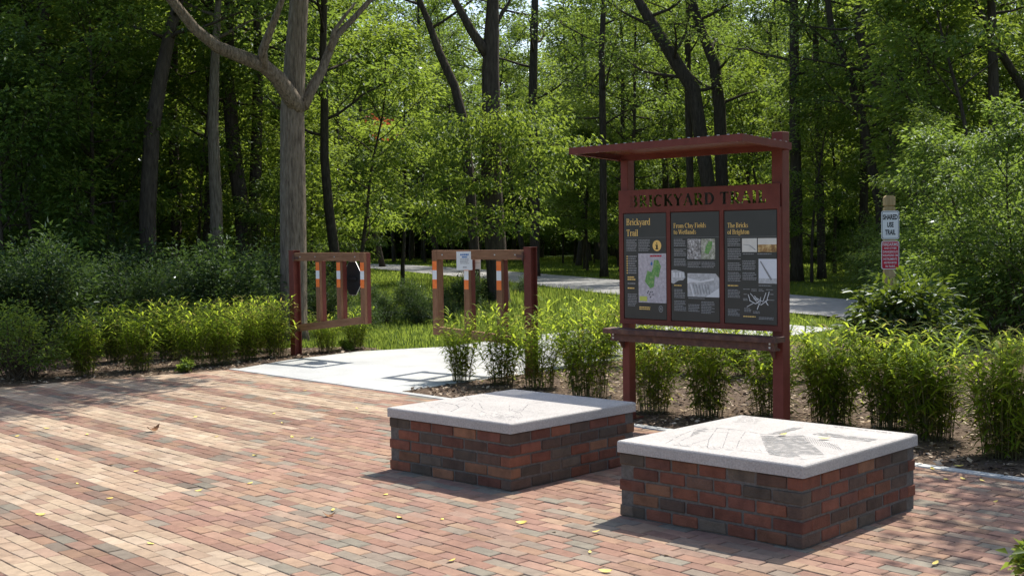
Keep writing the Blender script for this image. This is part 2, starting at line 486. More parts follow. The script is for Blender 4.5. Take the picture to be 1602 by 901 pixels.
# ------------------------------------------------------------------ stroke lettering (serif)
def V_(x, y0, y1, w=.15): return [((x, y0), w), ((x, y1), w)]
def H_(x0, x1, y, w=.06): return [((x0, y), w), ((x1, y), w)]
def L_(x0, y0, x1, y1, w): return [((x0, y0), w), ((x1, y1), w)]
def A_(cx, cy, rx, ry, a0, a1, tk=.15, th=.06, n=14):
    r = []
    for i in range(n + 1):
        a = R(a0 + (a1 - a0) * i / n)
        k = abs(math.cos(a))
        r.append(((cx + rx * math.cos(a), cy + ry * math.sin(a)), th + (tk - th) * k))
    return r
def S_(x, y, h=.15): return H_(x - h, x + h, y, .055)
GL = {
 'B': (.74, [V_(.17, 0, 1), H_(.0, .3, .97), H_(.0, .3, .03), H_(.2, .34, .53), A_(.34, .75, .2, .22, -90, 90), A_(.34, .28, .25, .25, -90, 90)]),
 'T': (.72, [V_(.35, 0, 1), H_(0, .7, .965, .07), V_(.03, .76, .97, .05), V_(.67, .76, .97, .05), S_(.35, .03)]),
 'F': (.62, [V_(.17, 0, 1), H_(0, .56, .965, .07), H_(.2, .42, .52), V_(.54, .76, .97, .05), V_(.42, .42, .62, .05), S_(.17, .03, .17)]),
 'C': (.76, [A_(.4, .5, .33, .47, 50, 310), V_(.65, .68, .95, .05)]),
 'W': (1.0, [L_(.1, .98, .3, .02, .14), L_(.3, .02, .5, .9, .06), L_(.48, .98, .7, .02, .14), L_(.7, .02, .9, .98, .06), S_(.1, .97, .11), S_(.48, .97, .11), S_(.9, .97, .1)]),
 'R': (.76, [V_(.17, 0, 1), H_(.0, .3, .97), S_(.17, .03), H_(.2, .34, .5), A_(.34, .735, .22, .235, -90, 90), L_(.34, .5, .66, .02, .14), S_(.66, .03, .1)]),
 'I': (.36, [V_(.17, 0, 1), S_(.17, .97), S_(.17, .03)]),
 'K': (.78, [V_(.17, 0, 1), S_(.17, .97), S_(.17, .03), L_(.22, .42, .62, .97, .07), L_(.33, .56, .68, .02, .14), S_(.62, .97, .1), S_(.68, .03, .1)]),
 'Y': (.74, [L_(.08, .97, .36, .45, .14), L_(.66, .97, .36, .45, .07), V_(.36, 0, .48), S_(.08, .97, .1), S_(.66, .97, .1), S_(.36, .03)]),
 'A': (.76, [L_(.36, .98, .07, .02, .07), L_(.34, 1, .66, .02, .14), H_(.18, .54, .33), S_(.07, .03, .1), S_(.66, .03, .12)]),
 'D': (.82, [V_(.17, 0, 1), H_(0, .34, .97), H_(0, .34, .03), A_(.34, .5, .36, .47, -90, 90)]),
 'L': (.66, [V_(.17, 0, 1), S_(.17, .97), H_(0, .56, .035, .07), V_(.55, .03, .28, .05)]),
 'r': (.46, [V_(.15, 0, .66), S_(.15, .03, .13), H_(.0, .15, .635), A_(.33, .44, .17, .19, 20, 150)]),
 'i': (.31, [V_(.15, 0, .66), S_(.15, .03, .13), H_(.0, .15, .635), V_(.15, .82, .96, .15)]),
 'c': (.5, [A_(.29, .33, .21, .3, 45, 315)]),
 'k': (.6, [V_(.15, 0, 1), S_(.15, .03, .13), H_(.0, .15, .97), L_(.2, .3, .45, .64, .06), L_(.27, .4, .5, .02, .13), S_(.52, .03, .08), S_(.46, .64, .08)]),
 'y': (.56, [L_(.07, .64, .29, .03, .14), L_(.5, .64, .2, -.26, .06), S_(.07, .64, .09), S_(.49, .64, .08), V_(.13, -.3, -.2, .12)]),
 'a': (.54, [V_(.39, .06, .48), A_(.25, .46, .15, .17, 10, 165), A_(.26, .19, .16, .17, 70, 290), H_(.36, .52, .04, .07)]),
 'd': (.6, [V_(.43, 0, 1), A_(.27, .33, .19, .3, 60, 300), H_(.3, .43, .97), H_(.43, .56, .03)]),
 'l': (.31, [V_(.15, 0, 1), S_(.15, .03, .13), H_(.0, .15, .97)]),
 'o': (.58, [A_(.29, .33, .21, .3, 0, 360, n=20)]),
 'n': (.62, [V_(.15, 0, .66), V_(.45, 0, .46), A_(.31, .44, .14, .19, 0, 160, .12), S_(.15, .03, .12), S_(.46, .03, .11), H_(.0, .15, .635)]),
 'm': (.93, [V_(.15, 0, .66), V_(.45, 0, .46), V_(.76, 0, .46), A_(.31, .44, .14, .19, 0, 160, .12), A_(.62, .44, .14, .19, 0, 160, .12), S_(.15, .03, .11), S_(.45, .03, .1), S_(.77, .03, .11)]),
 'h': (.62, [V_(.15, 0, 1), V_(.45, 0, .46), A_(.31, .44, .14, .19, 0, 160, .12), S_(.15, .03, .12), S_(.46, .03, .11), H_(.0, .15, .97)]),
 'e': (.52, [A_(.28, .33, .2, .3, 0, 315), H_(.1, .46, .36)]),
 's': (.44, [A_(.22, .5, .13, .13, 35, 270, .11), A_(.21, .19, .14, .16, 90, -145, .11)]),
 't': (.4, [V_(.17, .1, .86), H_(.02, .36, .63), A_(.28, .12, .11, .1, 180, 290, .1)]),
 'g': (.54, [A_(.25, .44, .17, .2, 0, 360, .13, n=18), A_(.26, -.1, .2, .14, 0, 360, .1, n=18), L_(.14, .26, .12, .06, .07), H_(.36, .52, .62, .07)]),
 'f': (.38, [V_(.17, 0, .78), A_(.29, .78, .12, .18, 60, 180, .13), H_(.02, .35, .63), S_(.17, .03, .12)]),
 ' ': (.26, []),
}
def ribbon_poly(st, bold=1.0):
    """stroke -> list of quads (x,y)"""
    out = []
    n = len(st)
    L2, R2 = [], []
    for i in range(n):
        (x, y), wd = st[i]
        (xa, ya), _ = st[max(i - 1, 0)]
        (xb, yb), _ = st[min(i + 1, n - 1)]
        dx, dy = xb - xa, yb - ya
        l = math.hypot(dx, dy) or 1
        nx, ny = -dy / l, dx / l
        h = wd * bold / 2
        L2.append((x + nx * h, y + ny * h)); R2.append((x - nx * h, y - ny * h))
    for i in range(n - 1):
        out.append((R2[i], R2[i + 1], L2[i + 1], L2[i]))
    return out
def text_width(s): return sum(GL[c][0] for c in s)
def serif(s, x, z, capx, capz, y, name, m, parent, bold=1.0):
    """flat lettering facing -y with its baseline at (x, z)"""
    b = MB(); k = 0
    for c in s:
        adv, sts = GL[c]
        for j, st in enumerate(sts):
            k += 1
            for q in ribbon_poly(st, bold):
                b.quad(*[(x + p[0] * capx, y - 0.0001 * (j % 8), z + p[1] * capz) for p in q])
        x += adv * capx
    return link(name, b.mesh(name, fix=False), m, parent)

def sans(s, size, name, m, parent, loc, rot, sx=1.0, bold=0.0, align='CENTER'):
    cu = bpy.data.curves.new(name, 'FONT')
    cu.body = s; cu.size = size; cu.align_x = align; cu.align_y = 'CENTER'
    cu.offset = bold; cu.extrude = 0.0004; cu.resolution_u = 3
    t = bpy.data.objects.new(name, cu); COL.objects.link(t)
    me = bpy.data.meshes.new_from_object(t.evaluated_get(bpy.context.evaluated_depsgraph_get()))
    bpy.data.objects.remove(t, do_unlink=True)
    o = link(name, me, None, parent)
    me.materials.clear(); me.materials.append(m)
    o.location = loc; o.rotation_euler = rot; o.scale = (sx, 1, 1)
    return o

def in_poly(x, y, poly):
    c = np.zeros(len(x), bool)
    j = len(poly) - 1
    for i in range(len(poly)):
        xi, yi = poly[i]; xj, yj = poly[j]
        c ^= ((yi > y) != (yj > y)) & (x < (xj - xi) * (y - yi) / (yj - yi + 1e-12) + xi)
        j = i
    return c

# ------------------------------------------------------------------ plinths
def plinth(loc, rz, LX, LY, label, seed, marks):
    """origin at the near corner on the ground; +x along the right-hand face, +y along the left-hand face"""
    t = empty('brick_plinth', loc, rz, label=label, cat='plinth', group='two square brick plinths with carved stone tops')
    r = random.Random(seed)
    pal = [(0.20, 0.076, 0.047), (0.215, 0.085, 0.052), (0.18, 0.07, 0.046), (0.15, 0.066, 0.047), (0.205, 0.092, 0.056), (0.20, 0.08, 0.053), (0.225, 0.112, 0.066), (0.19, 0.075, 0.05), (0.17, 0.07, 0.05),
           (0.118, 0.088, 0.068), (0.128, 0.10, 0.078), (0.115, 0.078, 0.06), (0.14, 0.11, 0.086), (0.145, 0.085, 0.062), (0.13, 0.085, 0.065)]
    ch, NB = 0.0762, 5
    b = MB()
    d = 0.095
    for c in range(NB):
        z0, z1 = c * ch + 0.0055, (c + 1) * ch - 0.0065
        for side in range(4):
            Ltot = LX if side in (0, 2) else LY
            # every other course starts with a half brick return
            start = d + 0.005 if (c + side) % 2 else 0.0
            stop = Ltot if (c + side) % 2 else Ltot - d - 0.005
            bl = 0.203
            n = max(1, round((stop - start) / bl))
            bl = (stop - start) / n
            for i in range(n):
                a0, a1 = start + i * bl + (0.0065 if i else 0), start + (i + 1) * bl - (0.0065 if i < n - 1 else 0)
                pr = r.gauss(0, 0.0016) - 0.002
                tcol = r.choice(pal); k = r.uniform(0.72, 1.1) * (1.08 if tcol[0] > .14 and tcol[0] > 2 * tcol[1] else .92); tcol = tuple(x * k for x in tcol)
                o0, o1 = -pr, d
                if side == 0: bx = (a0, a1, o0, o1)
                elif side == 2: bx = (a0, a1, LY - o1, LY - o0)
                elif side == 3: bx = (o0, o1, a0, a1)
                else: bx = (LX - o1, LX - o0, a0, a1)
                bm = bmesh.new(); bmesh.ops.create_cube(bm, size=1)
                for q in bm.verts:
                    q.co = ((bx[0] + bx[1]) / 2 + q.co.x * (bx[1] - bx[0]) + r.gauss(0, .0012), (bx[2] + bx[3]) / 2 + q.co.y * (bx[3] - bx[2]) + r.gauss(0, .0012),
                            (z0 + z1) / 2 + q.co.z * (z1 - z0) + r.gauss(0, .001))
                bmesh.ops.bevel(bm, geom=bm.edges[:], offset=0.007, segments=2, profile=0.5, affect='EDGES')
                b.bm(bm, tcol)
    ob = b.build('brick_base', M_brick, t)
    c = MB(); c.box(0.009, LX - 0.009, 0.009, LY - 0.009, 0, NB * ch + 0.001)
    c.build('mortar_core', M_mortar, ob)
    s = MB()
    bm = bmesh.new(); bmesh.ops.create_cube(bm, size=1)
    e = 0.012
    for q in bm.verts:
        q.co = (LX / 2 + q.co.x * (LX + 2 * e), LY / 2 + q.co.y * (LY + 2 * e), NB * ch + 0.034 + q.co.z * 0.068)
    top = [ed for ed in bm.edges if all(v.co.z > NB * ch + 0.05 for v in ed.verts)] + [ed for ed in bm.edges if abs(ed.verts[0].co.z - ed.verts[1].co.z) > 0.05]
    bmesh.ops.bevel(bm, geom=top, offset=0.016, segments=3, profile=0.55, affect='EDGES')
    s.bm(bm)
    cap = s.build('stone_top', M_cap, t, smooth=False)
    zt = NB * ch + 0.068
    marks(cap, LX, LY, zt)
    return t
def inlay(name, quads, z, m, parent):
    b = MB()
    for q in quads:
        b.quad(*[(p[0], p[1], z) for p in q])
    return link(name, b.mesh(name, fix=False), m, parent)
def line2(p, q, w):
    d = Vector((q[0] - p[0], q[1] - p[1])); l = d.length or 1
    n = Vector((-d.y, d.x)) / l * w / 2
    return ((p[0] + n.x, p[1] + n.y), (p[0] - n.x, p[1] - n.y), (q[0] - n.x, q[1] - n.y), (q[0] + n.x, q[1] + n.y))
def etchmat(name, c, lo, hi, scale):
    m, N, L = mat(name)
    out = N.new('ShaderNodeOutputMaterial')
    p = N.new('ShaderNodeBsdfPrincipled'); p.inputs['Base Color'].default_value = (*c, 1); p.inputs['Roughness'].default_value = 0.7
    tr = N.new('ShaderNodeBsdfTransparent')
    tc = N.new('ShaderNodeTexCoord'); n = N.new('ShaderNodeTexNoise'); n.inputs['Scale'].default_value = scale; n.inputs['Detail'].default_value = 5
    L.new(tc.outputs['Object'], n.inputs['Vector'])
    r = ramp(N, [(lo, (0, 0, 0)), (hi, (1, 1, 1))])
    L.new(n.outputs['Fac'], r.inputs[0])
    mx = N.new('ShaderNodeMixShader')
    L.new(r.outputs[0], mx.inputs[0]); L.new(tr.outputs[0], mx.inputs[1]); L.new(p.outputs[0], mx.inputs[2])
    L.new(mx.outputs[0], out.inputs[0])
    return m
M_etch = etchmat('worn_engraving', (0.19, 0.185, 0.18), 0.34, 0.62, 24)
M_etchsoft = etchmat('faint_engraving', (0.23, 0.225, 0.22), 0.40, 0.68, 18)
def marks_front(cap, LX, LY, z):
    """a carved drawing of a long kiln, a caption block and lines of lettering, measured on the slab (x right-hand edge, y left-hand edge)"""
    r = random.Random(3)
    ca, sa = math.cos(-PR), math.sin(-PR)
    def P(zx, zy):
        p = G(1020 + zx / 3.814, 640 + zy / 3.814, z) - B1
        return (p.x * ca - p.y * sa, p.x * sa + p.y * ca)
    def clip(qs): return [q for q in qs if all(.02 < a < LX - .02 and .02 < b < LY - .02 for a, b in q)]
    def poly(pts, w_):
        pts = [P(*p) for p in pts]
        return [line2(a, b, w_) for a, b in zip(pts, pts[1:])]
    q = []
    for i in range(44):
        f = i / 43
        a = (648 + 250 * f, 152 + 8 * math.sin(f * 3)); b = (700 + 330 * f, 268 + 6 * f)
        q += poly([a, ((a[0] * .6 + b[0] * .4), (a[1] * .55 + b[1] * .45)), b], .0045)
    for i in range(14):
        f = i / 13
        q += poly([(910 + 190 * f, 165 + 45 * f), (930 + 200 * f, 200 + 45 * f)], .004)
    inlay('engraved_hatching', clip(q), z + .0012, M_etch, cap)
    q = poly([(80, 205), (180, 150), (270, 116), (350, 108), (460, 118), (560, 130), (660, 150), (760, 146), (860, 152), (960, 172), (1060, 205), (1145, 246), (1040, 285), (900, 300), (690, 266), (560, 250), (400, 240), (230, 225), (80, 205)], .008)
    q += poly([(150, 198), (260, 150), (340, 132), (520, 146), (650, 168)], .006)
    q += poly([(210, 215), (330, 180), (470, 190), (690, 215)], .005)
    q += poly([(390, 112), (340, 180), (330, 230)], .006) + poly([(560, 130), (520, 190), (500, 245)], .006) + poly([(460, 120), (420, 235)], .005)
    for i in range(16):
        q += poly([(120 + 40 * i, 200 + 3 * i), (135 + 40 * i, 215 + 3 * i), (165 + 40 * i, 208 + 3 * i)], .004)
    inlay('engraved_drawing', clip(q), z + .0016, M_etchsoft, cap)
    for k in (((640, 160), (720, 158), (780, 205), (690, 200)), ((690, 240), (860, 262), (900, 296), (700, 270)), ((820, 168), (905, 175), (930, 205), (850, 200)), ((250, 128), (330, 112), (370, 118), (230, 160))):
        inlay('engraved_shading', clip([[P(*p) for p in k]]), z + .0020, M_etchsoft, cap)
    inlay('engraved_caption', clip([[P(*p) for p in ((958, 150), (1012, 138), (1352, 180), (1290, 194))]]), z + .0024, M_etch, cap)
    inlay('engraved_strip', clip([[P(*p) for p in ((690, 148), (850, 108), (905, 110), (745, 152))]]), z + .0024, M_etch, cap)
    def dashes(a, b, w_, lo, hi):
        a, b = Vector(P(*a)), Vector(P(*b)); d = b - a; L = d.length; d /= L; t = 0; out = []
        while t < L:
            l = min(r.uniform(lo, hi), L - t)
            out.append(line2(tuple(a + d * t), tuple(a + d * (t + l)), w_)); t += l + .009
        return out
    q = []
    for k in range(7):
        q += dashes((540 + 6 * (k % 3) - 9 * k, 36 + 6.5 * k), (700 - 12 * k, 44 + 6.5 * k), .010, .02, .06)
    inlay('engraved_paragraph', clip(q), z + .0028, M_etch, cap)
    inlay('engraved_lettering', clip(dashes((1085, 104), (1465, 148), .014, .015, .04)), z + .0028, M_etch, cap)
def marks_rear(cap, LX, LY, z):
    r = random.Random(5)
    q = []
    def poly(pts, wd):
        for a, b_ in zip(pts, pts[1:]): q.append(line2(a, b_, wd))
    poly([(0.42, LY - 0.06), (0.38, LY - 0.3), (0.30, LY - 0.42), (0.12, LY - 0.52)], 0.010)
    poly([(0.72, LY - 0.05), (0.52, LY - 0.35), (0.38, LY - 0.46), (0.22, LY - 0.78)], 0.007)
    poly([(0.08, 0.3), (0.3, 0.38), (0.5, 0.36), (0.72, 0.52), (0.9, 0.5)], 0.007)
    poly([(0.2, 0.15), (0.32, 0.4), (0.36, 0.62), (0.55, 0.85), (0.6, 1.1)], 0.006)
    for i in range(26):
        a = (r.uniform(0.08, 0.9), r.uniform(0.1, LY - 0.1))
        poly([a, (a[0] + r.uniform(-.12, .12), a[1] + r.uniform(-.12, .12)), (a[0] + r.uniform(-.2, .2), a[1] + r.uniform(-.2, .2))], 0.004)
    inlay('engraved_map', [p for p in q if all(0.03 < v[0] < LX - .03 and 0.03 < v[1] < LY - .03 for v in p)], z + 0.0012, M_etchsoft, cap)
    q = []
    for k in range(8):
        x = 0.08 + k * 0.022; y = 0.42
        while y > 0.12:
            l = r.uniform(0.015, 0.05); q.append(((x, y), (x, y - l), (x + .008, y - l), (x + .008, y))); y -= l + .012
    inlay('engraved_lettering', q, z + 0.0016, M_etchsoft, cap)
B1 = G(1256, 861); B1.z = 0.0
B2 = G(799.8, 769.6); B2.z = 0.0
PR = R(46.0)
plinth(B1, PR, 1.295, 1.225, 'nearer brick plinth with a kiln drawing and two yellow leaves on its stone top', 11, marks_front)
plinth(B2, PR, 1.295, 1.215, 'farther brick plinth with faint map lines carved in its white stone top', 23, marks_rear)

# ------------------------------------------------------------------ kiosk
def text_rows(x0, x1, z0, z1, pitch, r, fill=0.55, ragged=0.25):
    q = []
    z = z1
    while z - pitch > z0 - 1e-6:
        x = x0
        end = x1 - (r.random() * ragged * (x1 - x0) if r.random() < 0.45 else 0)
        while x < end - 0.004:
            l = min(r.uniform(0.008, 0.028), end - x)
            q.append((x, x + l, z - pitch * fill, z)); x += l + 0.0035
        z -= pitch
    return q
def flat(name, rects, y, m, parent):
    b = MB()
    for (a, c, z0, z1) in rects:
        b.quad((a, y, z0), (c, y, z0), (c, y, z1), (a, y, z1))
    return link(name, b.mesh(name, fix=False), m, parent)
def flatpoly(name, polys, y, m, parent):
    b = MB()
    for p in polys: b.quad(*[(q[0], y, q[1]) for q in p])
    return link(name, b.mesh(name, fix=False), m, parent)
def pic(name, kind):
    m, N, L = mat(name)
    out = N.new('ShaderNodeOutputMaterial'); p = N.new('ShaderNodeBsdfPrincipled'); p.inputs['Roughness'].default_value = 0.35
    tc = N.new('ShaderNodeTexCoord')
    n = N.new('ShaderNodeTexNoise'); n.inputs['Detail'].default_value = 8; n.inputs['Roughness'].default_value = 0.75
    L.new(tc.outputs['Object'], n.inputs['Vector'])
    st = {'map': (34, [(0.3, (0.30, 0.27, 0.30)), (0.5, (0.50, 0.46, 0.50)), (0.7, (0.68, 0.65, 0.68))]),
          'green': (40, [(0.3, (0.06, 0.20, 0.05)), (0.5, (0.14, 0.34, 0.09)), (0.68, (0.42, 0.52, 0.20))]),
          'aerial': (46, [(0.38, (0.05, 0.045, 0.045)), (0.5, (0.30, 0.28, 0.27)), (0.62, (0.75, 0.74, 0.74))]),
          'aerial_green': (46, [(0.38, (0.20, 0.22, 0.14)), (0.5, (0.38, 0.38, 0.30)), (0.62, (0.7, 0.68, 0.6))]),
          'grey': (30, [(0.3, (0.30, 0.30, 0.30)), (0.5, (0.50, 0.50, 0.51)), (0.7, (0.72, 0.72, 0.73))]),
          'pale': (12, [(0.3, (0.66, 0.63, 0.56)), (0.7, (0.80, 0.78, 0.72))]),
          'sepia': (24, [(0.36, (0.13, 0.06, 0.02)), (0.5, (0.40, 0.22, 0.07)), (0.66, (0.75, 0.55, 0.26))]),
          'sky': (9, [(0.3, (0.66, 0.68, 0.74)), (0.7, (0.78, 0.79, 0.82))])}[kind]
    n.inputs['Scale'].default_value = st[0]
    r = ramp(N, st[1]); L.new(n.outputs['Fac'], r.inputs[0]); L.new(r.outputs[0], p.inputs['Base Color'])
    L.new(p.outputs[0], out.inputs[0])
    return m
PM = {k: pic('print_' + k, k) for k in ('map', 'green', 'aerial', 'aerial_green', 'grey', 'pale', 'sepia', 'sky')}
M_lime = surf('lime_print', [(0.3, (0.55, 0.60, 0.10)), (0.7, (0.62, 0.66, 0.16))], 30, 0.5)

KA = R(-45.3)
def kiosk():
    base = G(985, 655); base.z = 0
    t = empty('information_kiosk', base, KA, label='tall dark red steel kiosk with three black panels under a flat roof', cat='kiosk')
    # posts (hollow square steel)
    for x0, x1, h, dp in ((-0.078, 0.004, 2.33, .09), (1.512, 1.612, 2.47, .105)):
        m = MB(); m.box(x0, x1, 0.0, dp, 0.0, h, 0.006)
        m.box(x0 - 0.04, x1 + 0.04, -0.04, 0.145, 0.0, 0.014)
        p = m.build('post', M_red, t)
    # header and frame plate: front plate y -0.03..-0.004
    PX0, PX1, ZB, ZT = -0.078, 1.606, 0.862, 2.055
    yf, yb = -0.030, -0.004
    hz0 = 1.868
    # letters cut right through the header plate (2 mm cells)
    word = 'BRICKYARD TRAIL'
    capz = 0.098
    capx = (1.485 - 0.052) / (text_width(word) + 0.10 * (len(word) - 1))
    x = 0.052
    zb = 1.906
    cell = 0.002
    nx, nz = int(round((PX1 - PX0) / cell)), int(round((ZT - hz0) / cell))
    gx = PX0 + (np.arange(nx) + .5) * cell
    gz = hz0 + (np.arange(nz) + .5) * cell
    XX, ZZ = np.meshgrid(gx, gz, indexing='ij')
    hole = np.zeros((nx, nz), bool)
    for c in word:
        adv, sts = GL[c]
        for st in sts:
            for q in ribbon_poly(st, 1.55):
                pts = [(x + p_[0] * capx, zb + p_[1] * capz) for p_ in q]
                a0 = max(0, int((min(p_[0] for p_ in pts) - PX0) / cell) - 1); a1 = min(nx, int((max(p_[0] for p_ in pts) - PX0) / cell) + 2)
                hole[a0:a1] |= in_poly(XX[a0:a1].ravel(), ZZ[a0:a1].ravel(), pts).reshape(a1 - a0, nz)
        x += (adv + 0.10) * capx
    hd = MB()
    yb_frame, yb = yb, yf + 0.005
    X_ = lambda i: PX0 + i * cell
    Z_ = lambda j: hz0 + j * cell
    for j in range(nz):                       # runs of solid cells along x, front and back
        i = 0
        while i < nx:
            if hole[i, j]: i += 1; continue
            k = i
            while k < nx and not hole[k, j]: k += 1
            hd.quad((X_(i), yf, Z_(j)), (X_(k), yf, Z_(j)), (X_(k), yf, Z_(j + 1)), (X_(i), yf, Z_(j + 1)))
            hd.quad((X_(i), yb, Z_(j)), (X_(i), yb, Z_(j + 1)), (X_(k), yb, Z_(j + 1)), (X_(k), yb, Z_(j)))
            hd.quad((X_(i), yf, Z_(j)), (X_(i), yf, Z_(j + 1)), (X_(i), yb, Z_(j + 1)), (X_(i), yb, Z_(j)))
            hd.quad((X_(k), yf, Z_(j)), (X_(k), yb, Z_(j)), (X_(k), yb, Z_(j + 1)), (X_(k), yf, Z_(j + 1)))
            i = k
    for i in range(nx):                       # walls across z
        for j in range(nz + 1):
            lo = j > 0 and not hole[i, j - 1]; hi_ = j < nz and not hole[i, j]
            if lo != hi_:
                hd.quad((X_(i), yf, Z_(j)), (X_(i + 1), yf, Z_(j)), (X_(i + 1), yb, Z_(j)), (X_(i), yb, Z_(j)))
    header = link('header', hd.mesh('header', fix=False), M_red, t)
    yb = yb_frame
    # frame: rails, mullions, backing
    fr = MB()
    panels = [(-0.022, 0.452), (0.508, 1.012), (1.068, 1.574)]
    pz0, pz1 = 0.915, 1.845
    fr.box(PX0, PX1, yf, yb, ZB, pz0 - 0.008)
    xs = [PX0] + [v for p in panels for v in (p[0] - 0.008, p[1] + 0.008)] + [PX1]
    for i in range(0, len(xs), 2):
        fr.box(xs[i], xs[i + 1], yf, yb, pz0 - 0.008, hz0)
    for p in panels:
        fr.box(p[0] - 0.008, p[1] + 0.008, yf, yb, pz1 + 0.008, hz0)
        fr.box(p[0] - 0.008, p[1] + 0.008, yb - 0.006, yb, pz0 - 0.008, pz1 + 0.008)
    fr.build('panel_frame', M_red, t)
    # roof: shallow tray, open below, standing forward over the panels
    rf = MB()
    x0, x1, ya, yb2 = -0.10, 1.688, -0.66, 0.02
    def zr(y): return 2.372 + (0.02 - y) * 0.058
    top = []
    holes_x = 0.30
    bm = MB()
    # solid part of the top sheet, and a perforated strip at its left end
    rf.quad((x0 + holes_x, ya, zr(ya)), (x1, ya, zr(ya)), (x1, yb2, zr(yb2)), (x0 + holes_x, yb2, zr(yb2)))
    rf.quad((x0 + holes_x, ya, zr(ya) - .006), (x0 + holes_x, yb2, zr(yb2) - .006), (x1, yb2, zr(yb2) - .006), (x1, ya, zr(ya) - .006))
    ny, nx = 30, 13
    for i in range(nx):
        xa = x0 + holes_x * i / nx; xb = x0 + holes_x * (i + 1) / nx
        rf.quad((xa, ya, zr(ya)), (xa + (xb - xa) * .62, ya, zr(ya)), (xa + (xb - xa) * .62, yb2, zr(yb2)), (xa, yb2, zr(yb2)))
        for j in range(ny):
            y_a = ya + (yb2 - ya) * j / ny; y_b = y_a + (yb2 - ya) / ny * .62
            rf.quad((xa + (xb - xa) * .62, y_a, zr(y_a)), (xb, y_a, zr(y_a)), (xb, y_b, zr(y_b)), (xa + (xb - xa) * .62, y_b, zr(y_b)))
    def fascia(p, q, th):
        d = Vector((q[0] - p[0], q[1] - p[1])); nrm = Vector((-d.y, d.x)).normalized() * th
        a = [(p[0], p[1]), (q[0], q[1]), (q[0] + nrm.x, q[1] + nrm.y), (p[0] + nrm.x, p[1] + nrm.y)]
        n = len(rf.v)
        for zz in (-0.052, 0.004):
            for pt in a: rf.v.append((pt[0], pt[1], zr(pt[1]) + zz))
        for f in ((0, 1, 2, 3), (4, 7, 6, 5), (0, 4, 5, 1), (1, 5, 6, 2), (2, 6, 7, 3), (3, 7, 4, 0)):
            rf.f.append(tuple(n + i for i in f)); rf.t.append(None)
    fascia((x0, ya), (x1, ya), 0.008)
    fascia((x1, ya + 0.009), (x1, yb2), 0.008)
    fascia((x0, yb2), (x0, ya + 0.009), 0.008)
    fascia((x1 - 0.009, yb2), (x0 + 0.009, yb2), 0.008)
    # lips turned in at the bottom of the fascia
    n = 0.035
    for (xa, xb, y_a, y_b) in ((x0 + .01, x1 - .01, ya + .009, ya + .009 + n), (x1 - .009 - n, x1 - .009, ya + .05, yb2 - .06), (x0 + .009, x0 + .009 + n, ya + .05, yb2 - .06)):
        rf.quad((xa, y_a, zr(y_a) - .050), (xb, y_a, zr(y_a) - .050), (xb, y_b, zr(y_b) - .050), (xa, y_b, zr(y_b) - .050))
    roof = rf.build('roof', M_red, t)
    def bolt(xa, xb, y_a, y_b, zz):
        bo = MB(); bo.box(xa, xb, y_a, y_b, zz + .003, zz + .010); bo.build('bolt', M_metal, roof)
    for i in range(19):
        xx = x0 + 0.05 + i * (x1 - x0 - 0.1) / 18
        bolt(xx - .008, xx + .008, ya + 0.012, ya + 0.028, zr(ya))
    for i in range(8):
        yy = ya + 0.06 + i * 0.08
        bolt(x1 - .03, x1 - .014, yy, yy + .016, zr(yy))
    # cross beam under the roof between the posts
    # lean rail below the panels
    lr = MB()
    lr.prism([(-0.20, .785), (-0.20, .822), (-0.19, .829), (-0.05, .829), (-0.05, .785)], 'x', -0.135, 1.665)
    lr.prism([(-0.15, .715), (-0.15, .784), (-0.10, .784), (-0.10, .740), (-0.06, .728), (-0.06, .715)], 'x', -0.085, 1.625)
    rail = lr.build('lean_rail', M_rust, t)
    for xa, xc in ((-0.06, -0.06), (1.53, 1.58)):
        br = MB()
        br.prism([(-0.098, .782), (-0.001, .782), (-0.001, .64), (-0.02, .64), (-0.098, .735)], 'x', xa, xa + 0.012)
        br.build('rail_bracket', M_rust, t)
        for zz in (.735, .765):
            br = MB(); br.box(xc, xc + .016, -0.158, -0.1505, zz, zz + .016); br.build('bolt', M_metal, rail)
    # ---- the three panels
    r = random.Random(9)
    yp = yf + 0.004
    def panel(x0, x1):
        m = MB(); m.box(x0, x1, yp, yb - 0.007, pz0, pz1)
        return m.build('panel', M_panel, t)
    ys = yp - 0.0015
    def X(p, f): return p[0] + (p[1] - p[0]) * f
    def Z(f): return pz1 - (pz1 - pz0) * f
    def rows(p, boxes, pitch=0.0135, name='body_text', m=None, par=None):
        for (a, c, z0, z1) in boxes:
            q = text_rows(X(p, a), X(p, c), Z(z1), Z(z0), pitch, r)
            if q: flat(name, q, ys, m or M_grey, par)
    def rect(p, a, c, z0, z1): return (X(p, a), X(p, c), Z(z1), Z(z0))
    # panel 1
    p = panels[0]; o = panel(*p)
    cap = 0.075
    def title(s1, s2, x, z1, z2, wfit, capz, par):
        cx = wfit / text_width(s1)
        serif(s1, x, z1, cx, capz, ys, 'title', M_gold, par, .92)
        serif(s2, x, z2, cx, capz, ys, 'title', M_gold, par, .92)
    title('Brickyard', 'Trail', X(p, .06), Z(.108), Z(.212), 0.275, 0.058, o)
    flat('small_credit', text_rows(X(p, .57), X(p, .92), Z(.208), Z(.195), .014, r), ys, M_white, o)
    flat('rule', [rect(p, .06, 1, .226, .228)], ys, M_grey, o)
    rows(p, [(.06, .31, .245, .365), (.35, .62, .245, .365)], par=o)
    # round yellow badge with its i
    cx, cz = X(p, .79), Z(.305)
    pts = [(cx + .048 * math.cos(a * PI / 16), cz + .048 * math.sin(a * PI / 16)) for a in range(32)]
    flatpoly('information_badge', [pts], ys, M_gold, o)
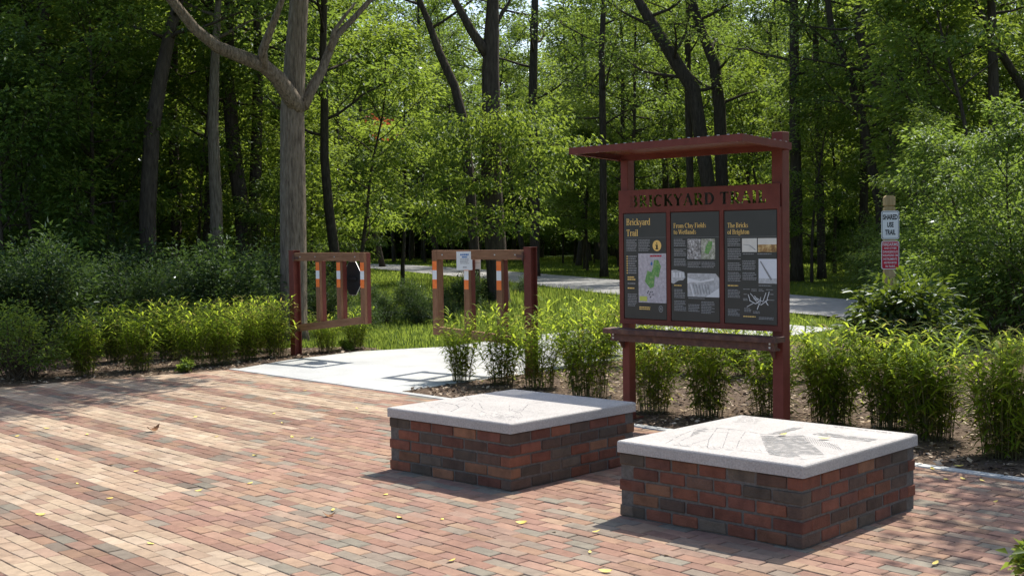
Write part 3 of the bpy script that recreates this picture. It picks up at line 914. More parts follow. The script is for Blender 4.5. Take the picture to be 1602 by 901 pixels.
    flatpoly('information_letter', [[(cx + dx, cz + dz) for dx, dz in s] for s in (
        [(-.008, .016), (.008, .016), (.0, .032)], [(-.016, .008), (.009, .008), (.009, -.024), (.016, -.024), (.016, -.032), (-.016, -.032), (-.016, -.024), (-.008, -.024), (-.008, .0), (-.016, .0)])], ys - .0015, M_black, o)
    flat('map', [rect(p, .345, 1, .378, .845)], ys, PM['map'], o)
    g = [(.72, .44), (.82, .44), (.88, .50), (.85, .55), (.83, .60), (.76, .60), (.74, .58), (.72, .65), (.72, .69), (.63, .71), (.53, .66), (.50, .645), (.56, .54), (.66, .555), (.70, .50)]
    flatpoly('map_park', [[(X(p, a), Z(c)) for a, c in g]], ys - .0015, PM['green'], o)
    flat('map_heading', text_rows(X(p, .63), X(p, .9), Z(.425), Z(.395), .018, r, .75), ys - .0015, M_signred, o)
    flat('map_key', [rect(p, .37, .55, .785, .83)], ys - .0015, M_lime, o)
    pts = [(X(p, .66) + .011 * math.cos(a * PI / 8), Z(.475) + .016 * math.sin(a * PI / 8)) for a in range(16)]
    flatpoly('map_marker', [pts], ys - .0015, M_blue, o)
    flat('map_dots', [rect(p, a, a + .02, c, c + .012) for a, c in ((.57, .73), (.62, .74), (.66, .735), (.60, .76), (.55, .745), (.68, .76), (.62, .785))], ys - .0018, M_black, o)
    flat('legend_marks', [rect(p, .06, .085, z, z + .012) for z in (.40, .424, .446, .468, .49, .512, .536, .56)], ys, M_gold, o)
    rows(p, [(.1, .31, .40, .585), (.08, .31, .66, .70)], 0.021, par=o)
    rows(p, [(.06, .20, .385, .40), (.08, .28, .60, .645), (.08, .24, .705, .745)], 0.02, 'subheading', M_gold, o)
    rows(p, [(.08, .31, .765, .90), (.42, .65, .86, .875)], 0.0145, par=o)
    rows(p, [(.36, .62, .885, .92)], 0.016, 'subheading', M_gold, o)
    pts = [(X(p, .87) + .024 * math.cos(a * PI / 10), Z(.90) + .030 * math.sin(a * PI / 10)) for a in range(20)]
    pin = [(X(p, .87) + .017 * math.cos(a * PI / 10), Z(.90) + .022 * math.sin(a * PI / 10)) for a in range(20)]
    flatpoly('round_emblem', [[pts[i], pts[(i + 1) % 20], pin[(i + 1) % 20], pin[i]] for i in range(20)], ys, M_grey, o)
    flatpoly('emblem_tree', [[(X(p, .87) - .010, Z(.91)), (X(p, .87) + .010, Z(.91)), (X(p, .87) + .004, Z(.885)), (X(p, .87) - .006, Z(.888))]], ys, M_grey, o)
    rows(p, [(.7, .94, .955, .966)], 0.012, par=o)
    # panel 2
    p = panels[1]; o = panel(*p)
    title('From Clay Fields', 'to Wetlands', X(p, .055), Z(.142), Z(.200), 0.345, 0.040, o)
    flat('rule', [rect(p, .06, 1, .228, .230)], ys, M_grey, o)
    rows(p, [(.06, .31, .245, .325), (.06, .32, .335, .415), (.06, .32, .425, .51), (.35, .62, .455, .515), (.64, .92, .455, .515)], par=o)
    flat('picture', [rect(p, .345, .625, .245, .43)], ys, PM['aerial'], o)
    flat('picture', [rect(p, .635, .92, .245, .43)], ys, PM['aerial_green'], o)
    flatpoly('picture_plot', [[(X(p, a), Z(c)) for a, c in ((.80, .265), (.87, .27), (.85, .33), (.78, .385), (.70, .37), (.74, .31))]], ys - .0015, PM['green'], o)
    flat('picture_caption', text_rows(X(p, .345), X(p, .92), Z(.445), Z(.435), .012, r), ys, M_gold, o)
    flatpoly('picture', [[(X(p, a), Z(c)) for a, c in ((.0, .535), (.10, .53), (.28, .55), (.30, .60), (.25, .625), (.15, .63), (.05, .66), (.0, .65))]], ys, PM['grey'], o)
    flat('picture_detail', [rect(p, a, a + w_, .555, .60) for a, w_ in ((.03, .06), (.11, .03), (.17, .05), (.24, .03))], ys - .0015, M_white, o)
    flatpoly('picture', [[(X(p, a), Z(c)) for a, c in ((.345, .56), (.93, .56), (1.0, .60), (1.0, .775), (.345, .775))]], ys, PM['grey'], o)
    flatpoly('picture_roofline', [[(X(p, a), Z(c)) for a, c in q] for q in (((.345, .60), (.345, .655), (.42, .64), (.62, .645), (.9, .62), (.9, .60), (.62, .63)), ((.72, .775), (1.0, .69), (1.0, .775)), ((.40, .66), (.43, .66), (.49, .77), (.46, .77)))], ys - .0015, M_white, o)
    flatpoly('picture_rows', [[(X(p, a), Z(c)) for a, c in ((.46 + i * .06, .66), (.475 + i * .06, .66), (.52 + i * .06, .75), (.505 + i * .06, .75))] for i in range(6)], ys - .0018, M_grey, o)
    rows(p, [(.06, .27, .67, .70), (.36, .60, .82, .835)], 0.015, 'subheading', M_gold, o)
    rows(p, [(.06, .29, .71, .80), (.06, .31, .815, .925), (.36, .60, .845, .925), (.63, .90, .815, .94), (.36, .80, .785, .80)], par=o)
    # panel 3
    p = panels[2]; o = panel(*p)
    title('The Bricks', 'of Brighton', X(p, .06), Z(.148), Z(.207), 0.205, 0.040, o)
    flat('rule', [rect(p, .06, 1, .228, .230)], ys, M_grey, o)
    rows(p, [(.06, .31, .245, .325), (.06, .32, .335, .45), (.06, .32, .46, .535), (.06, .32, .545, .64), (.35, .60, .44, .535), (.35, .62, .545, .63), (.36, .58, .378, .40), (.64, .92, .378, .40), (.66, .9, .655, .675)], par=o)
    flat('picture', [rect(p, .345, .63, .245, .365)], ys, PM['pale'], o)
    flatpoly('picture_line', [[(X(p, .37), Z(.30)), (X(p, .37), Z(.297)), (X(p, .5), Z(.305)), (X(p, .61), Z(.345)), (X(p, .6), Z(.35)), (X(p, .49), Z(.309))]], ys - .0015, M_grey, o)
    flat('picture', [rect(p, .65, 1, .245, .30)], ys, PM['pale'], o)
    flat('picture_land', [rect(p, .65, 1, .30, .365)], ys, PM['sepia'], o)
    flat('picture', [rect(p, .66, 1, .425, .64)], ys, PM['sky'], o)
    flatpoly('picture_chimney', [[(X(p, a), Z(c)) for a, c in ((.69, .45), (.705, .443), (.92, .605), (.89, .615))]], ys - .0015, M_grey, o)
    flat('picture_ground', [rect(p, .66, 1, .595, .64)], ys - .0012, PM['grey'], o)
    rows(p, [(.06, .30, .66, .69), (.06, .30, .86, .87)], 0.015, 'subheading', M_gold, o)
    rows(p, [(.06, .30, .70, .79), (.06, .29, .875, .95), (.36, .50, .69, .71), (.52, .62, .69, .72), (.66, .76, .69, .72), (.8, .93, .69, .715), (.37, .46, .735, .76), (.36, .45, .775, .81), (.86, .94, .73, .75), (.84, .96, .78, .80), (.38, .52, .86, .91), (.55, .68, .885, .92), (.80, .92, .82, .83)], 0.012, par=o)
    q = []
    def seg(a, b_, w_=.004):
        A2 = Vector((X(p, a[0]), Z(a[1]))); B2_ = Vector((X(p, b_[0]), Z(b_[1])))
        d = (B2_ - A2).normalized() * w_ / 2; n_ = Vector((-d.y, d.x))
        q.append([tuple(A2 + n_), tuple(A2 - n_), tuple(B2_ - n_), tuple(B2_ + n_)])
    for a, b_ in (((.50, .73), (.62, .79)), ((.56, .77), (.68, .83)), ((.60, .82), (.70, .79)), ((.46, .74), (.50, .80)), ((.58, .75), (.66, .80)), ((.68, .83), (.70, .76)), ((.62, .77), (.74, .80)), ((.43, .85), (.56, .815)), ((.74, .80), (.80, .72)), ((.80, .81), (.86, .71)), ((.70, .83), (.84, .78)), ((.63, .87), (.66, .83)), ((.48, .79), (.60, .82)), ((.78, .79), (.84, .83))):
        seg(a, b_, r.uniform(.004, .008))
    flatpoly('kiln_diagram', q, ys - .001, M_white, o)
    rows(p, [(.36, .60, .93, .96)], 0.016, 'subheading', M_gold, o)
    rows(p, [(.66, .94, .935, .965)], 0.012, par=o)
    return t
kiosk()

# ------------------------------------------------------------------ gates
def gate(post, end, label, bars, low0, low1, top, skipbar=None):
    """post at local x = 0; bars run to x = L; local -y faces the plaza"""
    d = end - post; Ln = d.length; rz = math.atan2(d.y, d.x)
    t = empty('swing_gate', (post.x, post.y, 0), rz, label=label, cat='gate')
    m = MB()   # steel H post
    w2 = 0.052
    hp = top + .025
    m.box(-w2, w2, -0.062, -0.052, -.05, hp); m.box(-w2, w2, 0.052, 0.062, -.05, hp); m.box(-.005, .005, -0.052, 0.052, -.05, hp)
    m.box(-w2 - .005, w2 + .005, -.067, .067, hp, hp + .008)
    m.build('gate_post', M_red, t)
    for zz in (low0 + .03, top - .075):
        hg = MB(); hg.box(w2 - .02, .16, -.066, -.0635, zz - .018, zz + .018); hg.tube([(w2 + .008, -.07, zz - .05), (w2 + .008, -.07, zz + .05)], [.012, .012], 8)
        hg.build('hinge', M_rust, t)
    rl = MB(); rl.box(0.054, Ln, -0.055, 0.015, top - .115, top, .004)
    ob = rl.build('top_rail', M_wood, t)
    rb = MB()
    for x in (0.18, 0.5, 0.9, Ln - 0.1): rb.box(x, x + .016, -.060, -.0555, top - .065, top - .05)
    rb.build('rail_bolts', M_metal, ob)
    lw = MB()
    n = len(lw.v)
    x0, x1 = 0.054, Ln
    lw.prism([(x0, low0), (x1, low1), (x1, low1 + .10), (x0, low0 + .10)], 'y', -.055, .015)
    lw.build('bottom_rail', M_wood, t)
    for i, x in enumerate(bars):
        zlow = low0 + .102 + (low1 - low0) * x / Ln
        b_ = MB()
        last = (i == len(bars) - 1)
        if last: b_.box(Ln + .002 - .0, Ln + .09, -.055, .05, low1 - .0, top, .004)
        else: b_.box(x - .045, x + .045, -.050, .055, zlow, top - .117, .004)
        ob = b_.build('upright', M_woodv, t)
        st_ = MB()
        if last: st_.box(Ln + .004, Ln + .093, -.012, .058, low1 + .004, top - .004)
        else: st_.box(x - .048, x + .048, -.010, .060, zlow + .002, top - .119)
        st_.build('steel_upright', M_red, ob)
        xx0, xx1, yy = (Ln + .008, Ln + .082, -.057) if last else (x - .037, x + .037, -.052)
        zt = top - .135
        for k, mm in enumerate((M_orange, M_white, M_orange)):
            flat('reflector', [(xx0, xx1, zt - .115 * (k + 1), zt - .115 * k)], yy, mm, ob)
    return t, rz, Ln
g1a, g1b = Vector((-3.12, 17.45, 0)), Vector((-2.03, 16.55, 0))
gate1, rz1, L1 = gate(g1a, g1b, 'wooden swing gate with its post on the left, a black octagonal sign behind its bars', [0.55, 0.98, 1.4], 0.34, 0.50, 1.47)
g2a = at(831, 500, 14.3); g2a.z = 0
g2b = at(690, 500, 15.25); g2b.z = 0
gate2, rz2, L2g = gate(g2a, g2b, 'wooden swing gate with its post on the right, white notice on its rail', [0.45, 0.98, 1.4], 0.36, 0.44, 1.50)
# gate 2 runs right to left, so its plaza side is local +y: mirror it across its own length
gate2.scale = (1, -1, 1)

def octagon(c, rz):
    t = empty('octagonal_sign', c, rz, label='octagonal road sign seen from its black back, hung behind the gate on the left', cat='sign')
    rr = 0.235 / math.cos(PI / 8)
    pts = [(rr * math.cos(PI / 8 + k * PI / 4), rr * math.sin(PI / 8 + k * PI / 4)) for k in range(8)]
    m = MB(); m.prism([(p[0] * .97, p[1] * .97) for p in pts], 'y', -.006, -.002); m.build('sign_back', M_signback, t)
    m = MB(); m.prism(pts, 'y', -.0015, .002); m.build('sign_plate', M_metal, t)
    m = MB(); m.prism([(p[0] * .96, p[1] * .96) for p in pts], 'y', .0025, .004); m.build('sign_face', M_signred, t)
    o = sans('STOP', .17, 'sign_lettering', M_white, t, (0, .0052, 0), (R(90), 0, PI), .9, .004)
    m = MB(); m.box(-.16, .16, -.035, -.008, -.02, .02); m.build('sign_bracket', M_signback, t)
    return t
d1 = (g1b - g1a).normalized()
nb = Vector((-d1.y, d1.x, 0))
octagon(g1a + d1 * 1.06 + nb * 0.14 + Vector((0, 0, 1.11)), rz1 - R(16))

def notice(px0, py0, px1, py1, Y, label, full):
    c = at((px0 + px1) / 2, (py0 + py1) / 2, Y)
    wd = (px1 - px0) / FPX * Y; hd = (py1 - py0) / FPX * Y
    t = empty('paper_notice', c, R(-8), label=label, cat='notice')
    m = MB(); m.box(-wd / 2, wd / 2, -.002, .001, -hd / 2, hd / 2); m.build('sheet', M_white, t)
    r = random.Random(4)
    if full:
        flat('heading', text_rows(-wd * .26, wd * .28, hd * .26, hd * .37, hd * .105, r, .8, 0) + text_rows(-wd * .15, wd * .18, hd * .13, hd * .24, hd * .105, r, .8, 0), -.0035, M_blue, t)
        flat('small_text', text_rows(-wd * .27, wd * .30, -hd * .25, hd * .1, hd * .075, r, .4, .2) + text_rows(-wd * .1, wd * .17, -hd * .40, -hd * .33, hd * .06, r, .8, 0), -.0035, M_grey, t)
    else:
        flat('fold', [(-wd * .48, wd * .48, -.002, .001)], -.0035, M_grey, t)
    return t
notice(714, 393.5, 739, 422.5, 14.85, 'white paper notice with a blue heading on the top rail of the right gate', True)
notice(742, 402, 752, 421, 14.98, 'small blank white card beside the larger paper notice', False)

# ------------------------------------------------------------------ sign post on the right
def signpost():
    Y = 17.5
    b0 = at(1391, 430, Y); b0.z = 0
    t = empty('sign_post', b0, R(-6), label='square wooden post carrying a white and a red trail sign, rising behind the broad-leaved shrub', cat='sign post')
    h = 0.075
    ztop = at(1391, 306, Y).z
    m = MB(); m.box(-h, h, -h, h, -.05, ztop - .17, .006); m.build('post', M_post, t)
    m = MB(); m.box(-h, h, -h, h, ztop - .145, ztop - .03, .006)
    m.box(-h + .02, h - .02, -h + .02, h - .02, ztop - .18, ztop - .14)
    m.prism([(-h, ztop - .03), (h, ztop - .03), (h - .03, ztop), (-h + .03, ztop)], 'y', -h + .012, h - .012); m.build('post_cap', M_post, t)
    def rsign(zt, zb, wd, base, edge, name):
        def rr(w_, z0, z1, rad):
            pts = []
            for cx, cz, a0 in ((w_ - rad, z1 - rad, 0), (-w_ + rad, z1 - rad, 90), (-w_ + rad, z0 + rad, 180), (w_ - rad, z0 + rad, 270)):
                for k in range(5):
                    a = R(a0 + 22.5 * k); pts.append((cx + rad * math.cos(a), cz + rad * math.sin(a)))
            return pts
        m = MB(); m.prism(rr(wd, zb, zt, .03), 'y', -h - .006, -h - .002); o = m.build(name, edge, t)
        m = MB(); m.prism(rr(wd - .010, zb + .010, zt - .010, .024), 'y', -h - .0075, -h - .0062); m.build('sign_border', base[0], o)
        m = MB(); m.prism(rr(wd - .016, zb + .016, zt - .016, .020), 'y', -h - .009, -h - .0077); m.build('sign_face', base[1], o)
        return o
    zt, zb = at(1391, 330, Y).z, at(1391, 374.5, Y).z
    o = rsign(zt, zb, .125, (M_signback, M_white), M_white, 'white_sign')
    s = .098
    for i, wd in enumerate(('SHARED', 'USE', 'TRAIL')):
        sans(wd, s, 'lettering', M_black, o, (0, -h - .0098, zt - .095 - i * .108), (R(90), 0, 0), .56, .0035)
    zt2, zb2 = at(1392, 377, Y).z, at(1392, 421, Y).z
    o = rsign(zt2, zb2, .125, (M_signred, M_signred), M_white, 'red_sign')
    lines = [('FIREARMS', .062), ('AND OTHER', .036), ('DANGEROUS', .046), ('WEAPONS OR', .046), ('INSTRUMENTS', .046), ('ARE PROHIBITED', .042), ('IN PARK', .042)]
    z = zt2 - .052
    wl = {'FIREARMS': .74, 'AND OTHER': .78, 'DANGEROUS': .70, 'WEAPONS OR': .66, 'INSTRUMENTS': .60, 'ARE PROHIBITED': .52, 'IN PARK': .8}
    for s_, sz in lines:
        sans(s_, sz, 'lettering', M_white, o, (0, -h - .0098, z), (R(90), 0, 0), wl[s_] * (1.1 if sz > .06 else 1.08), .0004)
        z -= .052
signpost()
# small post plate near the kiosk: concrete footing slab set flush in the bed

# ------------------------------------------------------------------ foliage builders
def nrmz(a):
    return a / np.maximum(np.linalg.norm(a, axis=1, keepdims=True), 1e-9)
def leaves_mesh(name, P, D, Nn, Ln, Wd, val, m, fold=0.25):
    """n kite-shaped leaves: base P, direction D, normal N, length, width"""
    n = len(P)
    D = nrmz(D); S = nrmz(np.cross(D, Nn)); U = nrmz(np.cross(S, D))
    L1, W1 = Ln[:, None], Wd[:, None]
    V = np.empty((n, 4, 3), np.float32)
    V[:, 0] = P
    V[:, 1] = P + D * L1 * 0.42 + S * W1 * 0.5 + U * W1 * fold
    V[:, 2] = P + D * L1 - U * L1 * 0.12
    V[:, 3] = P + D * L1 * 0.42 - S * W1 * 0.5 + U * W1 * fold
    me = bpy.data.meshes.new(name)
    me.vertices.add(n * 4); me.vertices.foreach_set('co', V.ravel())
    me.loops.add(n * 6); me.polygons.add(n * 2)
    base = np.arange(n)[:, None] * 4
    tri = np.concatenate([base + np.array([[0, 1, 2]]), base + np.array([[0, 2, 3]])], axis=1)
    me.loops.foreach_set('vertex_index', tri.ravel().astype(np.int32))
    me.polygons.foreach_set('loop_start', np.arange(n * 2, dtype=np.int32) * 3)
    me.polygons.foreach_set('loop_total', np.full(n * 2, 3, np.int32))
    a = me.attributes.new('v', 'FLOAT', 'FACE')
    a.data.foreach_set('value', np.repeat(val, 2).astype(np.float32))
    me.update(); me.validate()
    me.materials.append(m)
    return me
def rv(rg, n):
    return nrmz(rg.normal(size=(n, 3)))
def spray_leaves(rg, centres, dirs, per, rad, flat_, leaf, wr, droop=0.25, vbase=0.0, vspread=0.55):
    """flattened leaf sprays round each centre"""
    k = len(centres)
    C = np.repeat(centres, per, axis=0); Dd = np.repeat(dirs, per, axis=0)
    n = k * per
    off = rv(rg, n) * (rg.random(n) ** 0.6)[:, None] * rad
    off[:, 2] *= flat_
    along = (rg.random(n) - 0.35)[:, None] * Dd * rad * 0.9
    P = C + off + along
    out = nrmz(off * np.array([1, 1, 0.4]) + Dd * rad * 0.5 + rv(rg, n) * rad * 0.35)
    out[:, 2] -= droop + rg.random(n) * 0.35
    Nn = nrmz(np.array([0, 0, 1.0]) + rg.normal(size=(n, 3)) * 0.38)
    Ln = leaf * (0.65 + 0.7 * rg.random(n))
    v = np.clip(vbase + vspread * rg.random(n) + np.repeat(rg.normal(size=k) * 0.12, per), 0, 1)
    return P, out, Nn, Ln, Ln * wr, v
def curve_pts(rnd, p, d, length, n=6, bend=0.12, lift=0.0):
    pts = [Vector(p)]
    d = Vector(d).normalized()
    for i in range(n):
        d = (d + Vector((rnd.gauss(0, bend), rnd.gauss(0, bend), rnd.gauss(0, bend) + lift))).normalized()
        pts.append(pts[-1] + d * (length / n))
    return pts
def tree_geo(seed, H=15, r0=0.18, crown0=5.0, reach=3.2, nlimb=16, leaf=0.17, per=16, m=None, lean=0.05, trunk=None, limbs=None, kids=4, rad=0.55, low_reach=0.8, wr=0.5, sprays_per=2, bark=None, skip=None, vbase=0.0, top_taper=1.0, name='tree'):
    """returns (trunk mesh, crown mesh) around the origin; trunk = optional list of points"""
    rn = random.Random(seed); rg = np.random.default_rng(seed)
    tb = MB()
    if trunk is None:
        n = 11
        pts = [Vector((0, 0, -0.1))]
        d = Vector((rn.gauss(0, lean), rn.gauss(0, lean), 1))
        for i in range(n):
            d = (d + Vector((rn.gauss(0, .05), rn.gauss(0, .05), 0.08))).normalized()
            pts.append(pts[-1] + d * H / n)
    else:
        pts = [Vector(p) for p in trunk]
    N_ = len(pts)
    tp = 1.0 if trunk is None else 2.0
    rad_t = [r0 * (1.35 if i == 0 else 1) * (1 - 0.82 * (i / (N_ - 1)) ** tp) for i in range(N_)]
    pts = [pts[0], pts[0] + (pts[1] - pts[0]) * 0.25] + pts[1:]
    rad_t = [rad_t[0], r0 * 1.03] + rad_t[1:]
    tb.tube(pts, rad_t, 9)
    def on(z):
        for a, b in zip(pts, pts[1:]):
            if a.z <= z <= b.z: return a.lerp(b, (z - a.z) / max(1e-6, b.z - a.z))
        return pts[-1]
    C, D = [], []
    zt = pts[-1].z
    for i in range(nlimb):
        f = (i + rn.random()) / nlimb
        z = crown0 + (zt - crown0) * f
        p = on(z)
        a = i * 2.4 + rn.uniform(-.5, .5)
        up = rn.uniform(0.05, 0.5) + 0.5 * f
        prof = (low_reach + (1 - low_reach) * min(1, f * 2.2)) * (1 - top_taper * 0.75 * max(0, f - 0.45) / 0.55)
        ln = reach * prof * rn.uniform(0.75, 1.2)
        d = Vector((math.cos(a), math.sin(a), up))
        lp = curve_pts(rn, p, d, ln, 6, .13, .03)
        rl = max(0.012, r0 * 0.34 * (1 - 0.6 * f) * prof)
        tb.tube(lp, [rl * (1 - 0.8 * k / 6) + .004 for k in range(7)], 5)
        for k in range(kids):
            g = 0.30 + 0.7 * (k + rn.random() * .8) / kids
            j = min(5, int(g * 6))
            q = lp[j].lerp(lp[j + 1], g * 6 - j if g * 6 - j <= 1 else 1)
            dd = (lp[j + 1] - lp[j]).normalized()
            side = Vector((-dd.y, dd.x, 0)) * (1 if k % 2 else -1)
            d2 = dd * 0.7 + side * rn.uniform(.5, 1.1) + Vector((0, 0, rn.uniform(-.25, .3)))
            l2 = ln * rn.uniform(.28, .5) * (1.15 - 0.5 * g)
            kp = curve_pts(rn, q, d2, l2, 3, .15)
            tb.tube(kp, [rl * .35 + .004, rl * .25 + .004, .006, .004], 4, cap=False)
            for s in range(sprays_per):
                e = kp[min(3, 1 + int(rn.random() * 3))]
                C.append(tuple(e)); D.append(tuple((kp[-1] - kp[0]).normalized()))
        C.append(tuple(lp[-1])); D.append(tuple((lp[-1] - lp[-2]).normalized()))
    if limbs:
        for lpts, lr, spr in limbs:
            lpts = [Vector(q) for q in lpts]
            tb.tube(lpts, [lr * (1 - .65 * k / (len(lpts) - 1)) for k in range(len(lpts))], 8)
            for s in spr:
                C.append(tuple(s)); D.append((rn.gauss(0, .5), rn.gauss(0, .5), -.1))
    C, D = np.array(C), np.array(D)
    if skip is not None:
        keep = ~skip(C); C, D = C[keep], D[keep]
    arr = spray_leaves(rg, C, D, per, rad, 0.42, leaf, wr, vbase=vbase)
    cm = leaves_mesh(name + '_crown', *arr, m or M_leafA)
    tm = tb.mesh(name + '_trunk', smooth=True)
    tm.materials.append(bark or M_bark2)
    return tm, cm
class Proto: pass
def tree_obj(tm, cm, loc, rz=0, sc=1.0, label='', cat='tree', group=None, name='tree', names=('trunk', 'crown')):
    t = empty(name, loc, rz, label=label, cat=cat, group=group)
    t.scale = (sc, sc, sc)
    link(names[0], tm, None, t); link(names[1], cm, None, t)
    return t

# clump of broad-bladed ornamental grass (leafy upright culms)
def grass_geo(seed, H=0.90, rad=0.13, culms=64, spread=0.36):
    rn = random.Random(seed); rg = np.random.default_rng(seed)
    sb = MB()
    lv, lf, vals = [], [], []
    for i in range(culms):
        a = rn.uniform(0, 2 * PI); q = math.sqrt(rn.random()) * rad
        p = Vector((q * math.cos(a), q * math.sin(a), 0))
        out = Vector((math.cos(a), math.sin(a), 0)) * (q / rad)
        h = H * rn.uniform(0.50, 1.10)
        pts = []
        bend = out * spread * h * rn.uniform(.35, 1.15) + Vector((rn.gauss(0, .05), rn.gauss(0, .05), 0))
        for k in range(5):
            f = k / 4
            pts.append(p + bend * f ** 1.7 + Vector((0, 0, h * f * (1 - .06 * f))))
        sb.tube(pts, [.0026, .0024, .0021, .0016, .001], 3, cap=False)
        nl = rn.randint(11, 16)
        az = rn.uniform(0, PI)
        for k in range(nl):
            f = 0.10 + 0.90 * ((k + rn.random() * .6) / nl) ** .8
            j = min(3, int(f * 4)); b0 = pts[j].lerp(pts[j + 1], min(1, f * 4 - j))
            az += PI + rn.gauss(0, .5)
            L = rn.uniform(.12, .22) * (0.85 if f < .3 else 1.0)
            W = rn.uniform(.015, .026)
            tilt = rn.uniform(.35, 1.2) + (0.35 if f > .85 else 0)
            d = Vector((math.cos(az), math.sin(az), tilt)).normalized()
            s = Vector((-math.sin(az), math.cos(az), 0))
            c = b0; n0 = len(lv)
            for m_ in range(4):
                g = m_ / 3
                wv = W * (0.55, 1.0, .75, .06)[m_]
                lv.append(tuple(c + s * wv / 2)); lv.append(tuple(c - s * wv / 2))
                d = (d + Vector((0, 0, -.20 - .30 * rn.random()))).normalized()
                c = c + d * L / 3
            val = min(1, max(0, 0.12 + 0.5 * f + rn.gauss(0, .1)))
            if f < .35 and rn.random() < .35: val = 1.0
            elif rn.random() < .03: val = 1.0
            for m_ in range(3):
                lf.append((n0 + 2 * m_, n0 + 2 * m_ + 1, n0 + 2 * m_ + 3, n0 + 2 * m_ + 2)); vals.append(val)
    me = bpy.data.meshes.new('grass_leaves')
    me.from_pydata(lv, [], lf)
    at_ = me.attributes.new('v', 'FLOAT', 'FACE'); at_.data.foreach_set('value', np.array(vals, np.float32))
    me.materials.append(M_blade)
    sm = sb.mesh('grass_stems', fix=False); sm.materials.append(M_stem)
    return sm, me
def bush_geo(seed, H=1.6, R_=0.9, twigs=60, per=26, leaf=0.06, wr=0.5, m=None, rad=0.24, flat_=.7, vb=0.0, shape='round'):
    rn = random.Random(seed); rg = np.random.default_rng(seed)
    tb = MB(); C, D = [], []
    for i in range(twigs):
        a = rn.uniform(0, 2 * PI)
        t = rn.random()
        el = math.acos(1 - t * 0.95)
        ln = rn.uniform(.55, 1.0)
        e = Vector((math.cos(a) * math.sin(el) * R_ * ln, math.sin(a) * math.sin(el) * R_ * ln, H * ln * (0.25 + 0.75 * math.cos(el)) * rn.uniform(.85, 1.08)))
        p0 = Vector((rn.gauss(0, R_ * .12), rn.gauss(0, R_ * .12), 0))
        mid = p0.lerp(e, .5) + Vector((rn.gauss(0, .06), rn.gauss(0, .06), H * .12))
        tb.tube([p0, mid, e], [.010, .007, .003], 3, cap=False)
        d = (e - mid).normalized()
        for f in (.45, .75, 1.0):
            C.append(tuple(mid.lerp(e, f))); D.append(tuple(d))
    arr = spray_leaves(rg, np.array(C), np.array(D), per // 3 + 1, rad, flat_, leaf, wr, droop=.1, vbase=vb)
    arr[0][:, 2] = np.maximum(arr[0][:, 2], .03)
    cm = leaves_mesh('bush_foliage', *arr, m or M_leafC)
    tm = tb.mesh('bush_twigs', fix=False); tm.materials.append(M_twig)
    return tm, cm

# ------------------------------------------------------------------ planting beds and lawn (stuff)
kb = V0 + 0.004
bedR = [uvp(uv_px(628, 612)[0], kb)[:2], G(720, 598)[:2], G(810, 586)[:2], G(890, 575)[:2], (2.6, 17.2), (5.2, 18.5), (9, 15.5), uvp(7.5, kb)[:2]]
lq = KC - LD * 11
bedL = [(KC.x, KC.y), G(450, 563)[:2], G(560, 549.5)[:2], G(600, 546)[:2], (-2.3, 18.6), (-5, 18.6), (-9.5, 15.2), (lq.x - .6, lq.y + .9), (lq.x, lq.y)]
def bed(poly, name, seed, nchip):
    sheet(name, poly, -0.002, M_mulch)
    rg = np.random.default_rng(seed)
    xs = [p[0] for p in poly]; ys = [p[1] for p in poly]
    x = rg.uniform(min(xs), max(xs), nchip * 3); y = rg.uniform(min(ys), max(ys), nchip * 3)
    k = in_poly(x, y, poly) & (np.abs(x) < 1.5 + .5 * y)
    x, y = x[k][:nchip], y[k][:nchip]
    n = len(x)
    P = np.stack([x, y, rg.uniform(.002, .018, n)], 1)
    a = rg.uniform(0, 2 * PI, n)
    D = np.stack([np.cos(a), np.sin(a), rg.normal(0, .25, n)], 1)
    Nn = nrmz(np.array([0, 0, 1.]) + rg.normal(size=(n, 3)) * .35)
    Ln = rg.uniform(.015, .075, n); W = Ln * rg.uniform(.3, .7, n)
    me = leaves_mesh('wood_chips', P, D, Nn, Ln, W, rg.random(n), M_chip, 0.0)
    pal = np.array([(.06, .038, .028), (.11, .073, .05), (.18, .13, .09), (.28, .215, .155), (.40, .32, .24), (.08, .057, .045), (.15, .10, .062), (.04, .028, .022), (.33, .25, .17)])
    c = pal[rg.integers(0, len(pal), n)] * 1.3
    at_ = me.attributes.new('tint', 'FLOAT_COLOR', 'FACE')
    arr = np.ones((2 * n, 4), np.float32); arr[:, :3] = np.repeat(c, 2, axis=0)
    at_.data.foreach_set('color', arr.ravel())
    tag(link('wood_chips', me), 'loose brown wood chips covering the planting bed', 'mulch', kind='stuff')
bed(bedR, 'planting_bed', 1, 26000)
bed(bedL, 'planting_bed', 2, 9000)

def lawn(name, n, xr, yr, test, hgt, seed, label):
    rg = np.random.default_rng(seed)
    # density falls with distance: sample y with weight 1/y
    y = np.exp(rg.uniform(math.log(yr[0]), math.log(yr[1]), n)); x = rg.uniform(-1, 1, n) * (.46 * y + 1) 
    k = test(x, y); x, y = x[k], y[k]; n = len(x)
    h = hgt(x, y, rg)
    a = rg.uniform(0, 2 * PI, n)
    D = np.stack([np.cos(a) * .5, np.sin(a) * .5, np.ones(n)], 1) + rg.normal(size=(n, 3)) * .15
    Nn = np.stack([np.cos(a), np.sin(a), np.full(n, -.3)], 1)
    P = np.stack([x, y, np.full(n, -.06)], 1)
    W = np.clip(.004 + .0008 * y, .008, .05) * rg.uniform(.6, 1.3, n)
    patch = .5 + .5 * np.sin(x * 1.3 + 2 * np.sin(y * .6)) * np.sin(y * .8 + 1.0)
    v = np.clip(.15 + .45 * patch + rg.normal(0, .16, n), 0, 1)
    tag(link(name, leaves_mesh(name, P, D, Nn, h, W, v, M_meadow, .1)), label, 'grass', kind='stuff')
TRa = np.array(TR)
